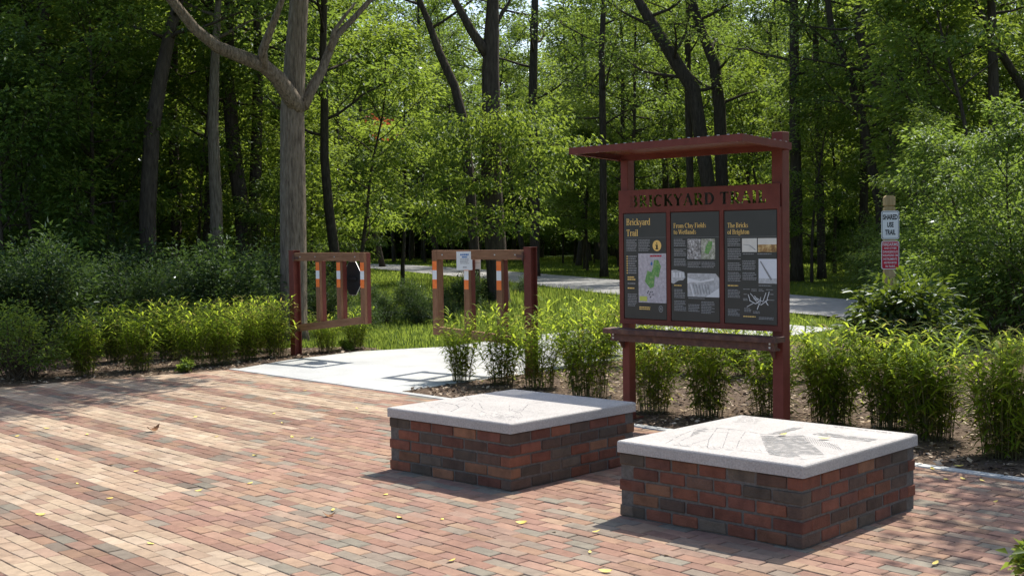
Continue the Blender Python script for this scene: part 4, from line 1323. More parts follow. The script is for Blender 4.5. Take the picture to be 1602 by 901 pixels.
def trail_dist(x, y):
    d = np.full(len(x), 1e9)
    for (ax, ay), (bx, by) in zip(TR, TR[1:]):
        vx, vy = bx - ax, by - ay
        t = np.clip(((x - ax) * vx + (y - ay) * vy) / (vx * vx + vy * vy), 0, 1)
        d = np.minimum(d, np.hypot(x - ax - t * vx, y - ay - t * vy))
    return d
path_poly = [KC[:2]] + [tuple(p[:2]) for p in (G(450, 563), G(560, 549.5), G(690, 542.5))] + [tuple((G(690, 542.5) + Vector((4.6, 6, 0)))[:2]), tuple((G(890, 575) + Vector((4.9, 5.6, 0)))[:2]), tuple(G(890, 575)[:2]), tuple(G(720, 598)[:2]), uvp(uv_px(628, 612)[0], kb)[:2]]
def lawn_ok(x, y):
    return ~(in_poly(x, y, bedR) | in_poly(x, y, bedL) | in_poly(x, y, path_poly)) & (trail_dist(x, y) > 2.05 + .15 * np.sin(y * 2.0)) & ((x > -2.9) | ((x - KC.x) * -LD.y + (y - KC.y) * LD.x > .35)) & (y > 15.2)
def lawn_h(x, y, rg):
    tall = in_poly(x, y, [(-1.0, 23), (5.5, 24.5), (2.0, 36), (-1.5, 46), (-4.0, 46), (-1.5, 30)])
    td = trail_dist(x, y)
    tall &= td > 2.9
    return np.where(tall, rg.uniform(.12, .36, len(x)), rg.uniform(.06, .12, len(x)) * (1 + .006 * y))
lawn('meadow_grass', 420000, None, (15.2, 95), lawn_ok, lawn_h, 5, 'rough green grass between the path, the trail and the woods')

# ------------------------------------------------------------------ grass clumps in the beds
GP = [grass_geo(100 + i, H=(.90, .95, .86, .92)[i], rad=(.13, .15, .17, .16)[i], culms=(72, 80, 68, 76)[i]) for i in range(4)]
GT = [grass_geo(120 + i, H=.88, rad=.17, culms=120, spread=.25) for i in range(2)]
def clump(px, py, label, sc=1.0, geo=None, group=None, rz=None, i=[0]):
    p = G(px, py); p.z = -.005
    i[0] += 1
    g = geo or GP[i[0] % 4]
    t = tree_obj(g[0], g[1], p, rz if rz is not None else i[0] * 1.7, sc, label, 'grass clump', group, 'ornamental_grass', ('stems', 'leaves'))
    return t
grp = 'clumps of leafy ornamental grass in the planting beds'
front = [
 (722, 596, 'leafy grass clump at the left tip of the mulch bed, with bare stems below', .90, GP[0]),
 (786, 601, 'leafy grass clump second from the left tip of the mulch bed', .95, GP[1]),
 (842, 607, 'leafy grass clump third from the left tip of the mulch bed, behind the rear plinth', 1.0, GP[2]),
 (922, 622, 'wide leafy grass clump just left of the kiosk with one pale bare stalk beside it', 1.12, GP[3]),
 (1022, 645, 'leafy grass clump beside the left post of the kiosk, under its rail', .94, GP[1]),
 (1108, 652, 'leafy grass clump under the middle of the kiosk rail', 1.04, GP[0]),
 (1204, 650, 'leafy grass clump beside the right post of the kiosk, under its rail', .96, GP[2]),
 (1300, 664, 'tall grass clump right of the kiosk, behind the nearer plinth', 1.0, GT[0]),
 (1396, 672, 'dense grass clump in the right part of the bed, left half of the widest pair', 1.02, GT[1]),
 (1456, 686, 'dense grass clump in the right part of the bed, right half of the widest pair', .98, GT[0]),
 (1574, 714, 'tall drooping grass clump nearest the right end of the kerb', 1.08, GT[1]),
]
for (x, y, l, s, g) in front: clump(x, y, l, s, g, grp)
back_lbl = 'bright grass clump in the rows behind the kiosk and its front row of clumps'
rr = random.Random(31)
rows = [(905, 573, .9), (950, 566, .9), (1000, 572, .85), (1055, 580, .8), (1105, 584, .75), (1160, 588, .75), (1215, 592, .7), (1275, 596, .58), (1352, 600, .5), (1660, 650, .7),
        (920, 553, .85), (965, 556, .85), (1015, 560, .8), (1075, 563, .7), (1140, 566, .65), (1210, 569, .6), (1280, 573, .5), (1570, 596, .55), (1625, 602, .6)]
for (x, y, s_) in rows:
    clump(x + rr.uniform(-8, 8), y, back_lbl, s_ * rr.uniform(.88, 1.08), GP[rr.randint(0, 3)], 'grass clumps behind the kiosk')
left = [
 (-60, 612, 'grass clump at the far left end of the left bed, half out of the picture'),
 (132, 588, 'shaded grass clump in the left bed, first to the right of the small-leaved bush'),
 (218, 580, 'shaded grass clump second to the right of the small-leaved bush'),
 (300, 574, 'half-lit grass clump in the middle of the left bed'),
 (345, 570, 'sunlit grass clump third from the left gate post'),
 (388, 564, 'sunlit grass clump second from the left gate post'),
 (432, 558, 'dark narrow grass clump right beside the left gate post'),
 (512, 551, 'small grass clump under the left swing gate near its post'),
 (556, 546, 'small grass clump under the free end of the left swing gate')]
for (x, y, l) in left: clump(x, y, l, .92 if x < 500 else .7, None, 'grass clumps in the left bed')
for (x, y) in [(180, 566), (265, 562), (330, 557), (372, 554), (410, 550)]:
    clump(x, y, 'grass clump in the back row of the left bed, against the dark shrubs', .92, None, 'grass clumps at the back of the left bed')

# ------------------------------------------------------------------ shrubs
BL = [bush_geo(200, 1.35, .75, 70, 30, .10, .48, M_leafD, .22, .8), bush_geo(201, 1.0, .55, 40, 36, .045, .55, M_leafB, .16, .9)]
p = G(1420, 560); p.z = 0
big = bush_geo(203, 1.12, .78, 80, 42, .125, .45, M_leafD, .22, .8)
tree_obj(big[0], big[1], p, .4, 1.0, 'broad-leaved glossy shrub in front of the sign post', 'shrub', None, 'broad_leaved_shrub', ('twigs', 'foliage'))
p = G(30, 592); p.z = 0
sm = bush_geo(204, 1.05, .75, 70, 50, .05, .55, M_leafB, .18, .9)
tree_obj(sm[0], sm[1], p, .4, 1.0, 'small-leaved bush with sunlit tips at the left end of the bed', 'shrub', None, 'small_leaved_bush', ('twigs', 'foliage'))
SHP = [bush_geo(210 + i, (1.7, 2.0, 1.5, 2.3)[i], (1.1, 1.2, 1.2, 1.3)[i], 90, 60, (.075, .09, .065, .10)[i], .48, M_leafC, .30, .75) for i in range(4)]
SHR = [bush_geo(220 + i, (1.9, 2.2)[i], (1.15, 1.2)[i], 70, 44, (.10, .085)[i], .45, M_leafA, .34, .6) for i in range(2)]
def shrub(x, y, sc, label, group, i, kinds=None):
    g = (kinds or SHP)[i % len(kinds or SHP)]
    return tree_obj(g[0], g[1], (x, y, -.05), i * 1.3, sc, label, 'shrub', group, 'shrub', ('twigs', 'foliage'))
k = 0
# dark undergrowth behind the left bed
rr = random.Random(5)
def px_at(px, Y):
    return at(px, 450, Y).x
for px, Y, sc in [(-80, 16.5, 1.1), (-20, 17, 1.0), (60, 17.5, 1.0), (140, 18.3, .95), (215, 19, .95), (290, 19.3, .95), (350, 19.8, .95), (410, 20.5, .85), (-120, 19, 1.2), (-10, 20, 1.15), (95, 21, 1.15), (190, 21.5, 1.1), (280, 22, 1.1), (370, 22.5, 1.1), (430, 23, 1.0), (500, 24.5, .8),
                  (-60, 23.5, 1.3), (60, 24.5, 1.3), (170, 25.5, 1.3), (265, 26, 1.25), (350, 27, 1.25), (430, 28, 1.2), (510, 29, .8)]:
    k += 1
    shrub(px_at(px, Y), Y, sc * (.86 if Y < 20 else .74), 'dark leafy shrub in the undergrowth behind the left bed', 'shrubs under the trees on the left', k)
# low bushes between the two gates and round the centre tree
for px, Y, sc in [(600, 24, .40), (652, 23.5, .36), (690, 25, .40), (720, 26, .44), (585, 28, .40), (640, 29, .40), (562, 22, .40), (745, 28, .42), (820, 33, .40)]:
    k += 1
    shrub(px_at(px, Y), Y, sc, 'low grey-green bush seen in the gap between the two gates', 'low bushes between the gates', k)
# shrubs along the right-hand wood edge
for px, Y, sc in [(1530, 19.5, 1.0), (1590, 18, 1.1), (1660, 17, 1.2), (1480, 23, 1.1), (1560, 22.5, 1.25), (1430, 27, 1.0), (1500, 27, 1.2), (1620, 21.5, 1.4), (1400, 30, 1.0), (1460, 31, 1.2), (1370, 34, .9), (1430, 36, 1.2), (1350, 40, 1.1)]:
    k += 1
    shrub(px_at(px, Y), Y, sc, 'leafy green shrub at the edge of the wood on the right', 'shrubs at the right-hand wood edge', k, SHR)

# ------------------------------------------------------------------ trees
rt = random.Random(77)
def pixpath(pts, Y, dY=0.0):
    return [at(x, y, Y + dY * i) for i, (x, y) in enumerate(pts)]
def rel(pts, o): return [p - o for p in pts]
# 1: the big grey trunk behind the left gate
Y = 20.0
o = at(458, 500, Y); o.z = 0
main = rel(pixpath([(459, 560), (459, 420), (458, 300), (457, 180), (461, 100), (468, 0), (474, -110), (478, -230), (484, -380)], Y), o); main[0].z = -.1
lim = []
def blob(c, n, r, rn):
    return [Vector((c[0] + rn.gauss(0, r), c[1] + rn.gauss(0, r), c[2] + rn.gauss(0, r * .45))) for _ in range(n)]
l1 = rel(pixpath([(466, 172), (452, 148), (434, 122), (412, 103), (380, 90), (340, 74), (305, 46), (268, 0), (225, -60), (170, -130)], Y, -.22), o)
l1b = rel(pixpath([(412, 106), (411, 80), (420, 55), (432, 25), (445, -10), (455, -80)], Y - .7, -.1), o)
l2 = rel(pixpath([(474, 168), (486, 142), (503, 112), (516, 78), (527, 55), (548, 35), (580, 0), (615, -60)], Y, .12), o)
l2b = rel(pixpath([(516, 80), (522, 50), (540, 25), (556, 5)], Y + .3, .1), o)
def over(x, y, z):
    """the point at height z whose shadow falls on (x, y)"""
    k = z / math.tan(SUN_EL)
    return Vector((x + math.sin(SUN_AZ) * k, y + math.cos(SUN_AZ) * k, z))
spr = []
for i, (x, y, z, n, r_) in enumerate([(-6.3, 12.5, 6.4, 46, .6), (-5.4, 12.7, 6.6, 46, .5), (-4.6, 13.4, 6.8, 28, .42), (-5.2, 14.0, 7.0, 26, .45), (-7.0, 13.6, 7.0, 26, .8), (-6.2, 14.8, 7.4, 18, .7), (-4.1, 14.2, 7.0, 8, .28), (-5.4, 11.9, 6.6, 12, .32), (-8.2, 12.4, 7.6, 22, 1.0), (-7.6, 15.2, 8.0, 20, 1.0), (-6.4, 16.2, 8.2, 14, .8)]):
    spr.append(blob(over(x, y, z) - o, n, r_, rt))
high = []  # unseen crown sprays above the frame, added to shade the left undergrowth
for i in range(34):
    y = rt.uniform(17.2, 24.5); x = rt.uniform(-12.5, -4.0 - (y - 17) * .12)
    high += blob(over(x, y, rt.uniform(8.5, 11.5)) - o, 10, .75, rt)
lim = [(l1, .155, spr[0] + spr[1] + spr[2] + spr[7]), (l1b, .085, spr[3] + spr[6]), (l2, .10, []), (l2b, .05, []),
       ([main[-3], main[-3] + Vector((-.8, -.6, 1.2)), main[-3] + Vector((-1.4, -1.2, 2.2))], .1, spr[4] + spr[5] + spr[8] + spr[9] + spr[10] + high)]
tm, cm = tree_geo(1, trunk=main, r0=.225, crown0=9.0, nlimb=5, reach=1.6, limbs=lim, per=30, rad=.45, leaf=.15, bark=M_bark, name='grey_tree')
# constant thick trunk
tree_obj(tm, cm, o, 0, 1, 'large tree with a straight pale grey trunk and two rising limbs behind the left gate', 'tree', None, 'grey_trunked_tree')
# a leafy sprig hanging in front of its upper trunk is left to its crown
# 2: dark tree with a fork behind the right gate
Y = 28.0
o = at(782, 480, Y); o.z = 0
main = rel(pixpath([(782, 500), (776, 400), (768, 280), (769, 190), (767, 110), (769, 50), (771, 0), (776, -120), (780, -260)], Y), o); main[0].z = -.1
lim = [(rel(pixpath([(766, 92), (752, 70), (737, 48), (724, 24), (708, -5), (690, -60), (670, -150)], Y, -.1), o), .13, []),
       (rel(pixpath([(772, 46), (784, 24), (796, 5), (812, -40)], Y, .1), o), .06, [])]
lows = []
for (px, py, n, r_) in [(730, 205, 9, .45), (790, 185, 10, .5), (845, 205, 10, .5), (700, 240, 8, .45), (760, 235, 8, .5), (830, 245, 8, .5), (690, 290, 7, .4), (790, 290, 8, .45), (850, 270, 6, .4), (720, 330, 7, .4), (810, 335, 6, .35), (670, 320, 5, .35), (880, 225, 6, .35), (800, 350, 4, .3), (745, 280, 6, .4), (760, 190, 8, .45), (820, 210, 8, .45), (700, 210, 7, .4), (860, 235, 7, .4), (650, 340, 5, .35), (700, 360, 5, .3)]:
    c = at(px, py, Y - 1.2 + rt.uniform(-.8, .8)) - o
    lows += blob(c, n, r_, rt)
lim.append((rel(pixpath([(768, 250), (800, 232), (840, 224), (875, 228)], Y - .3, -.35), o), .045, lows[:len(lows) // 2]))
lim.append((rel(pixpath([(768, 300), (745, 285), (715, 288), (690, 300)], Y - .3, -.35), o), .04, lows[len(lows) // 2:]))
tm, cm = tree_geo(2, trunk=main, r0=.255, crown0=8.2, nlimb=7, reach=3.0, limbs=lim, per=55, rad=.5, leaf=.10, m=M_leafB, bark=M_bark2, name='forked_tree')
tree_obj(tm, cm, o, 0, 1, 'dark forked tree behind the right gate with bright low foliage around its trunk', 'tree', None, 'forked_tree')
# 3: its thin leaning neighbour
Y = 29.0
o = at(742, 470, Y); o.z = 0
main = rel(pixpath([(744, 500), (742, 400), (735, 290), (726, 195), (711, 135), (688, 85), (672, 40), (656, 0), (640, -60), (620, -150)], Y), o); main[0].z = -.1
tm, cm = tree_geo(3, trunk=main, r0=.13, crown0=6.5, nlimb=7, reach=2.2, per=16, rad=.5, leaf=.16, name='leaning_tree')
tree_obj(tm, cm, o, 0, 1, 'thin dark trunk leaning left beside the forked tree', 'tree', None, 'leaning_tree')

def named(px_path, Y, r0, label, nm, seed, **k):
    o = at(px_path[0][0], px_path[0][1], Y); o.z = 0
    pth = rel(pixpath(px_path, Y), o); pth[0].z = -.1
    kw = dict(crown0=5.5, nlimb=13, reach=2.6, per=30, rad=.6, leaf=.13); kw.update(k)
    tm, cm = tree_geo(seed, trunk=pth, r0=r0, name=nm, **kw)
    return tree_obj(tm, cm, o, 0, 1, label, 'tree', None, nm)
named([(836, 430), (837, 330), (833, 160), (836, 40), (838, -60), (842, -200), (846, -320)], 50, .20, 'slender dark trunk between the forked tree and the kiosk roof', 'slender_tree', 4, crown0=7, nlimb=16, reach=3.6, leaf=.15)
named([(945, 430), (944, 330), (943, 200), (941, 80), (946, -20), (950, -160), (950, -260)], 48, .15, 'thin trunk just left of the kiosk', 'slender_tree', 5, crown0=5.5, nlimb=16, reach=3.0, leaf=.15)
named([(1247, 448), (1246, 300), (1243, 150), (1242, 0), (1240, -120), (1238, -260)], 41, .20, 'straight trunk just right of the kiosk post', 'straight_tree', 6, crown0=6.5, nlimb=14, reach=3.0)
named([(1286, 450), (1284, 330), (1280, 180), (1276, 60), (1280, -100), (1282, -220)], 43, .15, 'second straight trunk right of the kiosk post, thinner', 'straight_tree', 7, crown0=5.0, nlimb=14, reach=2.8)
named([(1556, 470), (1556, 320), (1555, 160), (1553, 60), (1550, -20), (1546, -160), (1540, -300)], 30, .145, 'tall bare trunk near the right edge above the bushes', 'bare_trunk_tree', 8, crown0=6.8, nlimb=9, reach=2.2,
      limbs=None)
named([(1610, 470), (1612, 300), (1602, 140), (1570, 90), (1545, 45), (1522, 0), (1500, -60), (1480, -140)], 31, .12, 'leaning dark trunk crossing behind the bare trunk at the right edge', 'leaning_tree', 9, crown0=7.0, nlimb=6, reach=2.0)
named([(1440, 470), (1432, 330), (1410, 200), (1360, 110), (1345, 60), (1340, -80), (1340, -200)], 36, .16, 'crooked trunk behind the sign post', 'crooked_tree', 10, crown0=4.2, nlimb=15, reach=2.8)
named([(1380, 450), (1378, 330), (1352, 200), (1330, 120), (1300, 40), (1285, -80), (1270, -180)], 38, .16, 'dark trunk left of the sign post leaning left higher up', 'crooked_tree', 11, crown0=4.5, nlimb=14, reach=2.8)
# willow-like group above the kiosk roof
named([(1115, 440), (1110, 300), (1085, 140), (1062, 105), (1035, 60), (1010, 20), (992, -10), (970, -80), (950, -160)], 44, .27, 'thick dark limb leaning left above the kiosk roof', 'leaning_willow', 12, crown0=6.5, nlimb=14, reach=2.4, leaf=.15, wr=.32)
named([(1125, 440), (1130, 300), (1126, 170), (1118, 100), (1098, 50), (1082, 0), (1070, -80), (1062, -180)], 44.5, .24, 'dark crooked willow trunk above the middle of the kiosk roof', 'leaning_willow', 13, crown0=6.2, nlimb=14, reach=2.4, leaf=.15, wr=.32)
named([(1080, 440), (1080, 300), (1076, 120), (1076, 40), (1078, -60), (1080, -160)], 46, .15, 'upright dark stem between the two leaning willow trunks', 'upright_willow', 14, crown0=6, nlimb=10, reach=2.2, leaf=.15, wr=.32)
# trunks in the dark wood on the left
named([(230, 440), (231, 330), (238, 200), (250, 130), (264, 60), (280, 0), (300, -90), (310, -200)], 26.5, .185, 'thick leaning trunk in the dark wood on the left, with a bare side branch', 'slim_woodland_tree', 15, crown0=5.6, nlimb=10, reach=2.6,
      limbs=None)
named([(274, 430), (276, 300), (270, 200), (272, 120), (275, 0), (280, -150)], 31, .14, 'straight dark trunk just right of the thick leaning trunk', 'slim_woodland_tree', 16, crown0=5.6, nlimb=10, reach=2.4)
named([(340, 430), (338, 320), (333, 200), (336, 100), (342, 0), (350, -140)], 27.5, .145, 'lighter slim trunk in the middle of the left wood', 'slim_woodland_tree', 17, crown0=6, nlimb=9, reach=2.4, bark=M_bark)
named([(384, 430), (380, 340), (366, 240), (356, 120), (358, 20), (362, -100), (366, -200)], 30, .20, 'stout dark trunk bowed left, left of the big grey tree', 'slim_woodland_tree', 18, crown0=6, nlimb=10, reach=2.6)
named([(396, 430), (398, 320), (402, 200), (404, 80), (400, 0), (396, -160)], 30.5, .16, 'straight dark trunk close to the left side of the big grey tree', 'slim_woodland_tree', 19, crown0=6, nlimb=9, reach=2.4)
named([(50, 440), (50, 300), (54, 200), (62, 90), (74, 0), (84, -120), (90, -240)], 28, .14, 'dark trunk near the left edge of the picture, forking high up', 'slim_woodland_tree', 20, crown0=5.0, nlimb=12, reach=2.6)

# woodland trees: a few kinds, each copied many times
TP = [tree_geo(300 + i, H=(15, 17, 14, 16)[i], r0=(.15, .19, .13, .16)[i], crown0=(4.2, 5.2, 3.4, 4.6)[i], reach=(3.0, 3.4, 2.8, 3.2)[i], nlimb=26, per=26, kids=5, rad=.70, leaf=(.17, .18, .16, .18)[i], name='woodland_tree', m=(M_leafA, M_leafA, M_leafB, M_leafA)[i]) for i in range(4)]
UP = [tree_geo(320 + i, H=(5.5, 6.8, 4.6, 7.5)[i], r0=(.05, .06, .045, .07)[i], crown0=(.9, 1.3, .7, 1.6)[i], reach=(1.7, 2.0, 1.6, 2.0)[i], nlimb=20, per=34, kids=5, rad=.48, leaf=(.115, .125, .11, .125)[i], low_reach=.8, name='understorey_tree', m=(M_leafA, M_leafB, M_leafA, M_leafB)[i]) for i in range(4)]
placed = []
def ok(x, y, dmin):
    for (a, b, c) in placed:
        if (a - x) ** 2 + (b - y) ** 2 < max(dmin, c) ** 2 * .6: return False
    return True
LITGAPS = [(-9.0, 38), (-8.0, 33), (-3.8, 33), (-0.5, 28), (-5.0, 41), (1.5, 26), (4, 24), (6.5, 23), (-2, 24), (-8, 62), (-5, 66), (2.5, 38), (5, 44), (8.5, 42), (3.5, 17), (7.5, 19)]
def blocks(x, y, h=13):
    """would a tall tree here stand between the sun and one of the sunlit places"""
    ux, uy = math.sin(SUN_AZ), math.cos(SUN_AZ)
    for gx, gy in LITGAPS:
        t = (x - gx) * ux + (y - gy) * uy
        d = abs((x - gx) * uy - (y - gy) * ux)
        if 0 < t < 9.5 and d < 2.4: return True
    return False
def scatter(n, box, dmin, protos, label, group, sc, test, seed, name):
    rn = random.Random(seed); c = 0; tries = 0
    while c < n and tries < n * 40:
        tries += 1
        x = rn.uniform(box[0], box[1]); y = rn.uniform(box[2], box[3])
        if not test(x, y) or not ok(x, y, dmin): continue
        if abs(x) > .46 * y + 3: continue
        if name == 'woodland_tree' and blocks(x, y): continue
        placed.append((x, y, dmin))
        g = protos[rn.randrange(len(protos))]
        tree_obj(g[0], g[1], (x, y, -.06), rn.uniform(0, 6.28), rn.uniform(*sc), label, 'tree', group, name)
        c += 1
    return c
def td1(x, y): return float(trail_dist(np.array([x]), np.array([y]))[0])
left_t = lambda x, y: td1(x, y) > 4.2 and x < -.12 * y - .6
right_t = lambda x, y: td1(x, y) > 5 and x > 9 - (y - 26) * .2 and y > 24
back_t = lambda x, y: td1(x, y) > 5
scatter(56, (-34, -3, 31, 66), 2.5, TP, 'dark woodland tree standing in the wood on the left', 'trees of the wood on the left', (.85, 1.15), left_t, 41, 'woodland_tree')
scatter(52, (1, 38, 33, 84), 2.8, TP, 'green woodland tree standing in the wood beyond the trail on the right', 'trees of the wood on the right', (.85, 1.15), right_t, 42, 'woodland_tree')
scatter(60, (-38, 30, 80, 114), 2.8, TP, 'far tree in the wood that closes the view behind the trail', 'far trees behind the trail', (1.0, 1.35), back_t, 43, 'woodland_tree')
scatter(34, (-28, -4, 29, 56), 1.9, UP, 'young leafy tree under the taller trees of the left wood', 'young trees in the wood on the left', (.7, 1.05), left_t, 44, 'understorey_tree')
scatter(60, (3, 34, 29, 74), 1.9, UP, 'young leafy tree under the taller trees on the right', 'young trees in the wood on the right', (.8, 1.45), right_t, 45, 'understorey_tree')
scatter(60, (-34, 30, 76, 106), 2.0, UP, 'young leafy tree at the foot of the far wood', 'young trees at the foot of the far wood', (.9, 1.6), back_t, 46, 'understorey_tree')
# particular leafy trees
def particular(px, Y, g, sc, label, rz=0.0):
    tree_obj(g[0], g[1], (px_at(px, Y), Y, -.06), rz, sc, label, 'tree', None, 'leafy_tree')
particular(565, 33, UP[1], 1.05, 'bright leafy young tree right of the big grey trunk', .5)
particular(520, 40, UP[3], 1.25, 'taller leafy tree behind the bright young tree right of the grey trunk', 1.5)
particular(630, 44, UP[3], 1.2, 'leafy tree left of the leaning thin trunk, above the far trail', 2.5)
for i, (px, Y, g_, sc) in enumerate([(0, 25, 2, 1.2), (75, 26, 0, 1.1), (135, 26.5, 3, 1.05), (182, 29, 2, 1.3), (30, 28, 3, 1.2), (110, 31, 1, 1.3), (215, 33, 3, 1.2), (305, 34, 1, 1.1), (322, 38, 3, 1.2), (420, 35, 1, 1.15), (375, 41, 3, 1.3), (255, 38, 1, 1.3)]):
    g = UP[g_]
    tree_obj(g[0], g[1], (px_at(px, Y), Y, -.06), i * 1.1, sc, 'leafy young tree filling the gaps between the dark trunks on the left', 'tree', 'young trees between the left trunks', 'understorey_tree')
tree_obj(TP[0][0], TP[0][1], (-7.7, 30.6, -.06), 2.0, 1.0, 'dark woodland tree added beside the lighter slim trunk in the left wood', 'tree', None, 'woodland_tree')  # added to shade the young trees at the far left
for px, Y, sc in [(688, 76, 1.25), (825, 70, 1.15), (600, 70, 1.1), (905, 66, 1.1)]:
    tree_obj(TP[3][0], TP[3][1], (px_at(px, Y), Y, -.06), px, sc, 'tall tree beyond the far end of the trail', 'tree', 'tall trees beyond the trail', 'woodland_tree')
particular(1510, 19.5, UP[2], .72, 'spreading feathery young tree over the shrubs at the right edge', .2)
particular(1590, 18.5, UP[0], .62, 'feathery young tree cut by the right edge of the picture', 1.2)
particular(1450, 25, UP[1], .6, 'dense young tree right of the sign post', 2.2)
# big shade tree just outside the frame on the right, whose crown shades the paving
o = Vector((7.2, 10.6, 0))
spr = []
for (x, y, z, n, r_) in [(2.9, 7.1, 6.6, 16, .45), (3.4, 7.7, 6.9, 16, .5), (2.95, 6.7, 6.3, 12, .3), (3.6, 7.0, 6.6, 16, .5), (3.0, 6.4, 6.2, 14, .4), (4.3, 7.8, 7.2, 18, .6)  , (4.2, 6.6, 6.6, 18, .6), (2.7, 5.9, 6.2, 6, .3), (3.6, 8.0, 6.8, 8, .35)]:
    spr.append(blob(over(x, y, z) - o, n, r_, rt))
lim = [([Vector((0, 0, 4.6)), (over(3.6, 7.0, 6.4) - o) * .55 + Vector((0, 0, 2.0)), over(3.0, 6.6, 6.5) - o], .07, sum(spr[:5], [])), ([Vector((0, 0, 5.2)), over(4.3, 7.8, 6.9) - o], .06, sum(spr[5:], []))]
g = tree_geo(341, H=9.5, r0=.12, crown0=7.2, reach=1.6, nlimb=8, per=26, kids=3, rad=.42, leaf=.12, limbs=lim, name='shade_tree')
tree_obj(g[0], g[1], o + Vector((0, 0, -.06)), 0, 1.0, 'shade tree beside the right edge of the picture', 'tree', None, 'shade_tree')

for i, (x, y, sc) in enumerate([(15.0, 20.5, .9), (15.5, 17.0, .95), (16.5, 12.5, 1.0), (15.2, 8.0, .95), (17.5, 4.0, 1.0), (19, 15, 1.1), (20, 9, 1.1)]):  # out of frame, added to darken the kiosk's right-hand faces
    g = TP[i % 4]
    tree_obj(g[0], g[1], (x, y, -.06), i * 1.9, sc, 'unseen tall tree of the wood along the right side of the plaza', 'tree', 'trees along the right side', 'woodland_tree')

# far wood: one leafy mass that closes the gaps between the trunks
def far_wood():
    rg = np.random.default_rng(9)
    n = 80000
    x = rg.uniform(-62, 58, n); base = 104 + 8 * np.sin(x * .11) - .012 * np.abs(x) ** 1.6
    y = base + rg.uniform(0, 12, n)
    top = 13.5 + 2.2 * np.sin(x * .35) + 1.4 * np.sin(x * .9 + 1)
    top = np.where(np.abs(x + 4.5) < 4.5, top - 4.5, top)
    z = rg.random(n) ** 1.25 * top
    P = np.stack([x, y, z], 1)
    D = rv(rg, n); D[:, 2] = D[:, 2] * .4 - .25
    Nn = nrmz(np.array([0, 0, 1.]) + rg.normal(size=(n, 3)) * .5)
    Ln = rg.uniform(.5, 1.1, n)
    tag(link('far_wood', leaves_mesh('far_wood', P, D, Nn, Ln, Ln * .55, np.clip(rg.normal(.3, .16, n), 0, 1), M_leafA)), 'far-off mass of woodland foliage closing the view', 'wood', kind='stuff')
    n = 30000
    x = rg.uniform(-55, -9, n); y = 62 + rg.uniform(0, 8, n) - (x + 30) * .35
    z = rg.random(n) ** .8 * 12
    P = np.stack([x, y, z], 1); D = rv(rg, n); D[:, 2] = D[:, 2] * .4 - .25
    Ln = rg.uniform(.35, .8, n)
    Nn = nrmz(np.array([0, 0, 1.]) + rg.normal(size=(n, 3)) * .5)
    tag(link('left_far_wood', leaves_mesh('left_far_wood', P, D, Nn, Ln, Ln * .55, np.clip(rg.normal(.25, .16, n), 0, 1), M_leafA)), 'far-off mass of foliage deep in the left wood', 'wood', kind='stuff')
    n = 30000
    x = rg.uniform(14, 60, n); y = 74 + rg.uniform(0, 8, n) + (x - 30) * .1
    z = rg.random(n) ** .8 * 12
    P = np.stack([x, y, z], 1); D = rv(rg, n); D[:, 2] = D[:, 2] * .4 - .25
    Ln = rg.uniform(.35, .8, n)
    Nn = nrmz(np.array([0, 0, 1.]) + rg.normal(size=(n, 3)) * .5)
    tag(link('right_far_wood', leaves_mesh('right_far_wood', P, D, Nn, Ln, Ln * .55, np.clip(rg.normal(.25, .16, n), 0, 1), M_leafA)), 'far-off mass of foliage deep in the right wood', 'wood', kind='stuff')
far_wood()

# red autumn leaves on a branch in the wood
rg = np.random.default_rng(3)
C = np.array([tuple(at(px, py, 38) + Vector((0, rt.uniform(-.4, .4), 0))) for px, py in ((578, 182), (590, 198), (600, 190), (607, 212), (585, 215), (614, 205))])
C0 = C.mean(0)
arr = spray_leaves(rg, C - C0, np.tile([[1., 0, 0]], (6, 1)), 9, .25, .5, .15, .6)
tr_ = empty('red_leaved_branch', C0, label='branch of red autumn leaves among the green trees', cat='branch')
link('red_leaves', leaves_mesh('red_leaves', *arr, M_redleaf), None, tr_)
b = MB(); b.tube([Vector(C[0] - C0) + Vector((-.6, .3, -.3)), Vector((0, 0, -.05)), Vector(C[-1] - C0)], [.02, .014, .005], 5)
b.build('twig', M_bark2, tr_)

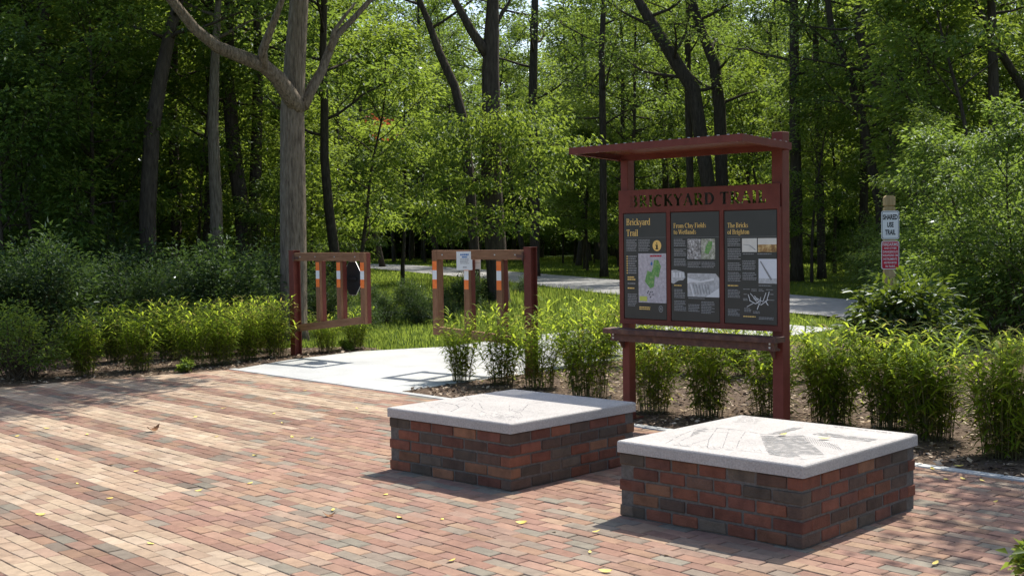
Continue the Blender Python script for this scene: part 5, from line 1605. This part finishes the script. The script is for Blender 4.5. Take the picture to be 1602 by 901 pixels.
# ------------------------------------------------------------------ fallen leaves
def leaf_proto(m, curl, L=.07, W=.035):
    b = MB()
    n = 6
    for i in range(n):
        f0, f1 = i / n, (i + 1) / n
        def wd(f): return W * math.sin(PI * min(1, f * .97 + .03)) ** .8
        def zz(f): return .004 + curl * (f - .5) ** 2 * L * 4
        for s in (1, -1):
            p = [(f0 * L, 0, zz(f0)), (f1 * L, 0, zz(f1)), (f1 * L, s * wd(f1) / 2, zz(f1) + curl * .012), (f0 * L, s * wd(f0) / 2, zz(f0) + curl * .012)]
            b.quad(*(p if s > 0 else p[::-1]))
    me = b.mesh('fallen_leaf', fix=False); me.materials.append(m)
    return me
LP = [leaf_proto(M_yellow, .10), leaf_proto(M_yellow, .2, .055, .032), leaf_proto(M_yellow, .05, .06, .028)]
rr = random.Random(12)
pos = [(30, 682), (67, 677), (135, 681), (78, 671), (180, 708), (166, 781), (55, 806), (140, 765), (120, 756), (178, 727), (283, 705), (302, 653), (342, 683), (390, 724), (387, 758), (317, 767), (364, 775), (430, 647), (444, 663), (442, 677), (485, 687), (456, 683), (418, 703), (409, 725), (403, 713), (470, 740), (600, 775), (629, 812), (648, 847), (690, 814), (825, 818), (832, 833), (870, 833), (927, 834), (806, 890), (923, 866), (936, 894), (1003, 889), (1412, 714), (1460, 736), (1487, 745), (1483, 752), (1512, 752), (1520, 778), (1562, 784), (1540, 754), (1575, 815), (1460, 885), (1508, 730), (260, 620), (330, 600), (480, 612), (520, 628), (560, 640), (345, 640), (250, 700), (210, 738), (92, 720), (40, 850), (230, 850), (700, 880), (560, 830), (520, 800), (1040, 870), (1130, 880)]
for i, (x, y) in enumerate(pos):
    if i % 3 == 1: continue
    p = G(x, y); p.z = .003
    o = link('fallen_leaf', LP[i % 3])
    o.location = p; o.rotation_euler = (rr.gauss(0, .12), rr.gauss(0, .12), rr.uniform(0, 6.28))
    s = rr.uniform(.6, 1.0); o.scale = (s, s, s)
    tag(o, 'small yellow leaf lying on the brick paving', 'leaf', 'yellow leaves fallen on the paving')
zt = 5 * .0762 + .069
for (x, y, l) in ((1218, 682, 'pale yellow leaf on the nearer plinth, smaller of the two there'), (1280, 687, 'yellow-green leaf on the nearer plinth, larger of the two there')):
    p = G(x, y, zt); p.z = zt + .003
    o = link('fallen_leaf', LP[0]); o.location = p; o.rotation_euler = (0, 0, .6 if x < 1250 else -.3); tag(o, l, 'leaf')
lb = leaf_proto(M_brown, .35, .13, .07)
o = link('fallen_leaf', lb); o.location = G(230, 676); o.rotation_euler = (.2, -.1, .9); tag(o, 'curled brown dead leaf on the pale paving bands at the left', 'leaf')
o = link('fallen_leaf', lb); o.location = G(505, 808); o.rotation_euler = (.1, 0, .2); o.scale = (.6, .6, .6); tag(o, 'small crumpled brown leaf on the red paving left of the rear plinth', 'leaf')

# little plants at the lower right corner and in the beds
HP = bush_geo(240, .30, .22, 16, 24, .085, .6, M_leafB, .09, .6)
for (x, y, sc, l) in ((1612, 702, 1.0, 'small leafy plant at the right end of the bed by the kerb'), (1632, 925, .75, 'small leafy plant at the lower right corner of the paving'), (292, 582, .5, 'small leafy plant at the front edge of the left bed'), (540, 548, .5, 'tiny leafy plant beside the path under the left gate')):
    p = G(x, y); p.z = 0
    tree_obj(HP[0], HP[1], p, x, sc, l, 'plant', None, 'leafy_plant', ('twigs', 'foliage'))
